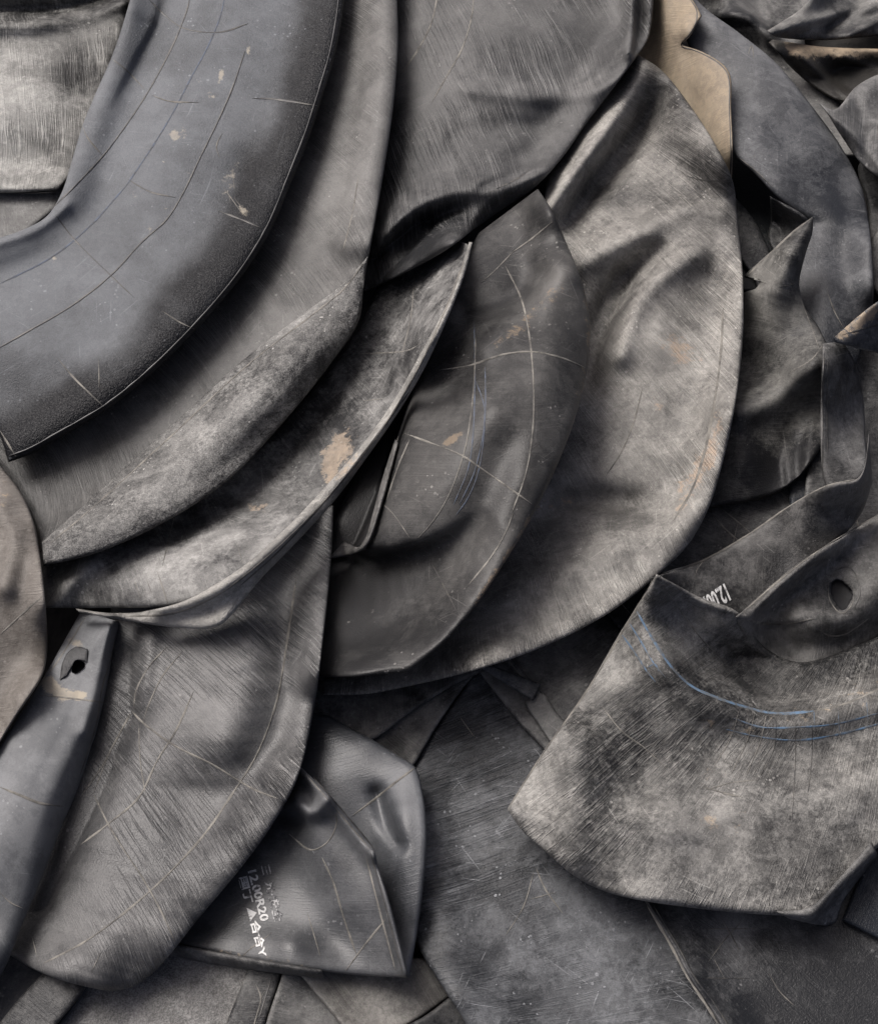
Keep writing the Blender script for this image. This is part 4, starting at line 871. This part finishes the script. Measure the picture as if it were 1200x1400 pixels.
piece('inner_tube', [(-160, 560), (-160, 760), (-160, 960), (-160, 1090)], [(-60, 560), (0, 636), (28, 672), (46, 712), (56, 765), (63, 830), (65, 890), (58, 924), (20, 983), (-14, 1038)],
      rubber('brown_dusted_bulge', rub=(.06, .052, .045), dust=(0.268, 0.249, 0.227), seed=47, su=90, sv=4, stri=.6, mott=0.45, fine=0.5), 'brownish dusty bulging tube at the left edge beside the hole in the side panel', 'inner tube', G_T, T=.03, R=22,
      h=dict(base=[[.02, .03, .02], [.05, .06, .03], [.06, .07, .04], [.05, .05, .03], [.0, .0, -.0]], add=[('ridge', [(0, 690), (20, 740), (10, 800)], .016, 18)]), dust=dict(base=[[.6, .6, .6], [.7, .68, .58], [.6, .55, .5], [.5, .46, .42], [.4, .4, .4]]), tan=dict(base=0, add=[('bump', 0, 690, 30, 40, 0, .3)]),
      ribs=[([(0, 868), (30, 840), (58, 815)], 1.2, .001, RB)])

# ------------------------------------------------------------------ twisted strap on the right
strap = piece('twisted_strap', [(1124, 470), (1122, 530), (1121, 600), (1124, 650), (1130, 672)], [(1152, 466), (1170, 500), (1180, 550), (1182, 600), (1184, 640), (1172, 660)],
      rubber('worn_strap_rubber', rub=(0.0186, 0.0186, 0.0192), dust=(0.227, 0.224, 0.219), seed=48, su=40, sv=14, stri=.4, mott=.9), 'grey twisted strap standing upright at the right then turning down-left, with upside-down numerals', 'strap', None, T=.02, R=10, res=3.2, h=dict(base=[[.02, .02], [.04, .02], [.05, .02], [.04, .05], [.03, .05]]), dust=dict(base=.42, add=[('bump', 1158, 590, 14, 50, 0, .12), ('bump', 1130, 570, 6, 60, 0, -.15)]),
      ribs=[([(1126, 480), (1124, 560), (1124, 640)], 1.0, .0014, M_DARKRIB), ([(1131, 490), (1130, 560), (1131, 620)], .9, .0012, M_DARKRIB)])
low = piece('lower_run', [(1187, 590), (1180, 640), (1170, 655), (1130, 663), (1080, 690), (1020, 731), (960, 766), (890, 790)], [(1192, 660), (1178, 700), (1150, 735), (1110, 770), (1060, 812), (1020, 850), (960, 870), (880, 850)],
      rubber('strap_run_rubber', rub=(0.0161, 0.0161, 0.0167), dust=(0.215, 0.209, 0.201), seed=49, su=50, sv=8, stri=.35, mott=.8, scr=.8), parent=strap, T=.022, R=10, res=3.6, h=dict(base=[[.05, .02], [.05, .03], [.04, .03], [.03, .0], [.03, .0]], add=[]),
      dust=dict(base=[[.44, .34], [.40, .28], [.36, .26], [.34, .20], [.34, .2]]),
      ribs=[([(1172, 655), (1130, 664), (1080, 691), (1020, 732), (960, 766), (905, 784)], 1.2, .0016, RB), ([(960, 768), (952, 780), (950, 792)], 1.2, .001, RB)])
lettering(low, 'size_marking', '12.00R', (992, 797), (-.84, .54), 33, M_PAINT, (.40, .915), squeeze=.47)
piece('inner_tube', [(1400, 320), (1300, 365), (1200, 412), (1166, 438), (1138, 463)], [(1400, 540), (1300, 500), (1205, 484), (1172, 476), (1140, 468)],
      rubber('tan_top_roll_rubber', rub=(0.0186, 0.0198, 0.0236), dust=(0.193, 0.196, 0.201), seed=50, su=40, sv=30, stri=.5, mott=.6), 'tan-topped rolled tube entering from the right edge above the upright twisted strap', 'inner tube', G_T, T=.05, R=36, res=4, h=dict(base=[[.05, .02], [.05, .02], [.03, .01]]), dust=dict(base=[[.5, .2], [.5, .2], [.4, .3]]),
      tan=dict(base=0, add=[('ridge', [(1150, 455), (1200, 424), (1300, 380), (1400, 340)], .60, 13)]), smooth=5, ribs=[([(1150, 458), (1200, 444), (1300, 420)], 1.2, .002, M_DARKRIB), ([(1160, 474), (1200, 481)], 1.2, .002, RB)])

# ------------------------------------------------------------------ front right tube with torn hole and blue lines
torn = piece('inner_tube', [(896, 784), (925, 800), (960, 818), (1000, 832), (1022, 850), (1040, 880), (1090, 905), (1200, 870), (1330, 800)],
      [(896, 788), (866, 835), (838, 880), (806, 936), (776, 980), (742, 1028), (715, 1070), (693, 1106, 1), (712, 1134), (740, 1160), (785, 1198), (820, 1216), (860, 1228), (960, 1243), (1050, 1251), (1107, 1253, 1), (1150, 1206), (1200, 1158), (1330, 1040)],
      rubber('dusty_cracked_rubber', rub=(0.0174, 0.0174, 0.0180), dust=(0.320, 0.312, 0.293), tan=(.40, .32, .23), seed=51, su=60, sv=6, stri=1.15, skew=0, mott=.5, grain=.6, bump=1.25, scr=1.0, speck=.6, flake=.2, fine=1.1),
      'large dusty tube with thin blue lines and a torn hole in its upper flap', 'inner tube', G_T, T=.034, R=12, res=4.2,
      h=dict(base=[[.02, .02, .01], [.03, .03, .02], [.02, .05, .03], [.0, .05, .04], [-.0, .05, .04], [.0, .05, .03], [.01, .05, .03]],
             add=[('ridge', [(905, 800), (940, 850), (985, 895), (1060, 930), (1200, 900)], [.0, -.02, -.035, -.04, -.02], 26), ('ridge', [(900, 788), (928, 804), (962, 821), (1004, 836)], .010, 8), ('ridge', [(870, 850), (905, 905), (960, 955), (1060, 985), (1200, 960)], .03, 30), ('bump', 870, 1030, 50, 60, 20, -.035), ('ridge', [(760, 1000), (800, 1080), (780, 1160)], .02, 34),
                  ('bump', 1000, 1050, 60, 50, 0, .014), ('ridge', [(1040, 1142), (1008, 1136), (985, 1120), (962, 1108)], -.0012, 4), ('ridge', [(700, 1108), (760, 1130), (830, 1190)], .008, 14), ('noise', .004, 46)]),
      dust=dict(base=[[.50, .52, .56], [.46, .50, .58], [.30, .40, .60], [.24, .46, .58], [.26, .52, .56], [.30, .52, .54], [.36, .52, .56]],
                add=[('bump', 880, 1000, 60, 50, 30, -.22), ('bump', 960, 930, 60, 24, 20, -.12), ('bump', 765, 1075, 30, 60, 20, .14), ('ridge', [(840, 930), (930, 880), (1000, 840)], .16, 16), ('bump', 1110, 1090, 30, 120, 0, .05), ('bump', 890, 1180, 60, 30, 0, -.08), ('bump', 1150, 960, 30, 60, 0, .12)]),
      tan=dict(base=0, add=[('bump', 965, 1120, 12, 8, 0, .40), ('bump', 930, 1133, 12, 8, 20, .38), ('bump', 1000, 1130, 40, 24, 0, .28), ('ridge', [(960, 970), (975, 1040), (960, 1070)], .3, 10), ('ridge', [(1000, 1000), (1100, 980), (1200, 940)], .3, 20)]),
      ribs=[([(869, 834), (885, 862), (902, 890), (920, 915), (945, 938), (975, 952), (1010, 964), (1050, 974), (1080, 975), (1112, 972)], 1.7, .0016, M_BLUE), ([(1112, 972), (1160, 960), (1200, 942), (1260, 915)], 1.6, .0014, RB), ([(860, 852), (875, 876), (892, 905), (910, 927)], 1.2, .0012, M_BLUE), ([(850, 868), (868, 893), (882, 915), (896, 933)], 1.3, .0012, M_BLUE), ([(880, 915), (896, 908), (900, 918)], 1.0, .001, M_BLUE),
            ([(1002, 982), (1040, 994), (1090, 994), (1140, 990), (1200, 975)], 1.2, .0012, M_BLUE), ([(992, 997), (1030, 1006), (1085, 1012), (1140, 1005), (1210, 987)], 1.3, .0012, M_BLUE), ([(1112, 972), (1113, 996)], .9, .001, M_BLUE), ([(1145, 972), (1147, 1000)], .8, .001, M_BLUE), ([(1184, 960), (1186, 985)], .8, .001, M_BLUE),
            ([(822, 965), (850, 1000), (880, 1022), (910, 1050)], 1.3, .0013, RB), ([(1047, 975), (1040, 1010), (1020, 1060)], .9, .001, RB), ([(1032, 972), (1022, 1010), (998, 1060)], .8, .001, RB), ([(1010, 970), (1000, 1005), (975, 1050)], .9, .001, RB), ([(1060, 978), (1058, 1020), (1040, 1060)], .8, .0009, M_DARKRIB), ([(1087, 985), (1086, 1050), (1082, 1120)], .9, .001, M_DARKRIB), ([(1110, 990), (1108, 1050), (1103, 1090)], .8, .001, M_DARKRIB), ([(960, 1075), (985, 1083), (1015, 1090)], 1.4, .0012, RB), ([(965, 1080), (1000, 1070), (1036, 1066)], .9, .001, RB),
            ([(905, 800), (930, 835), (960, 875), (990, 905)], 1.2, .002, RB), ([(897, 786), (866, 837), (806, 938), (742, 1030), (694, 1106)], 1.3, .0014, RB), ([(948, 900), (952, 897), (962, 912)], .8, .001, RB), ([(1051, 1225), (1052, 1245)], 1.0, .001, M_DARKRIB)])
piece('torn_flap', [(1012, 838), (1040, 812), (1080, 778), (1115, 754), (1150, 735), (1200, 702), (1330, 610)],
      [(1000, 846), (1008, 880), (1040, 908), (1090, 918), (1140, 902), (1200, 872), (1330, 800)],
      rubber('torn_flap_rubber', rub=(0.0198, 0.0198, 0.0192), dust=(0.239, 0.233, 0.223), seed=52, su=60, sv=8, stri=.4, mott=.8, bump=1.1, scr=.8), parent=torn, T=.013, R=8, res=2.8, smooth=3, gap=.0, clamp=False,
      h=dict(base=[[.0, -.002, -.01, -.02], [.010, .022, .018, -.03], [.012, .028, .030, -.03], [.012, .030, .034, -.03], [.012, .030, .034, -.03]], add=[('ridge', [(1022, 842), (1055, 812), (1085, 786), (1120, 762), (1155, 744), (1210, 708)], .007, 8), ('ridge', [(1150, 815), (1149, 815.5)], -.008, 24), ('step', [(1014, 846), (1040, 853), (1075, 852), (1110, 848)], [.02, .03, .03, .0], 8, 70)]),
      dust=dict(base=[[.5, .5, .4], [.55, .52, .36], [.58, .54, .36], [.58, .54, .4], [.62, .58, .45]], add=[('bump', 1148, 815, 30, 40, 0, -.10), ('bump', 1165, 780, 16, 14, 0, .1)]),
      holes=[[(1135, 796), (1142, 791), (1150, 793), (1157, 799), (1164, 806), (1166, 814), (1161, 824), (1156, 833), (1150, 835), (1143, 828), (1136, 817), (1134, 806)]],
      ribs=[([(1014, 846), (1040, 852), (1075, 853), (1112, 846)], 2.0, .002, RB), ([(1014, 838), (1060, 797), (1115, 755), (1200, 703)], 1.2, .0016, RB), ([(1110, 850), (1130, 868), (1152, 868), (1170, 858), (1200, 835)], 1.0, .001, RB), ([(1135, 790), (1142, 780), (1160, 776), (1172, 792), (1174, 815), (1168, 830)], 1.2, .0014, M_DARKRIB),
            ([(1132, 800), (1133, 818), (1145, 836), (1153, 838), (1163, 828), (1168, 814)], 1.0, .0012, RB)])
piece('under_layer', [(1060, 1246), (1105, 1240), (1150, 1196), (1190, 1150)], [(1080, 1257), (1130, 1265), (1143, 1258), (1150, 1235), (1200, 1170)], m_low('under_corner_rubber', 53), parent=torn, T=.012, R=6, res=3, dust=.38, gap=-.05)
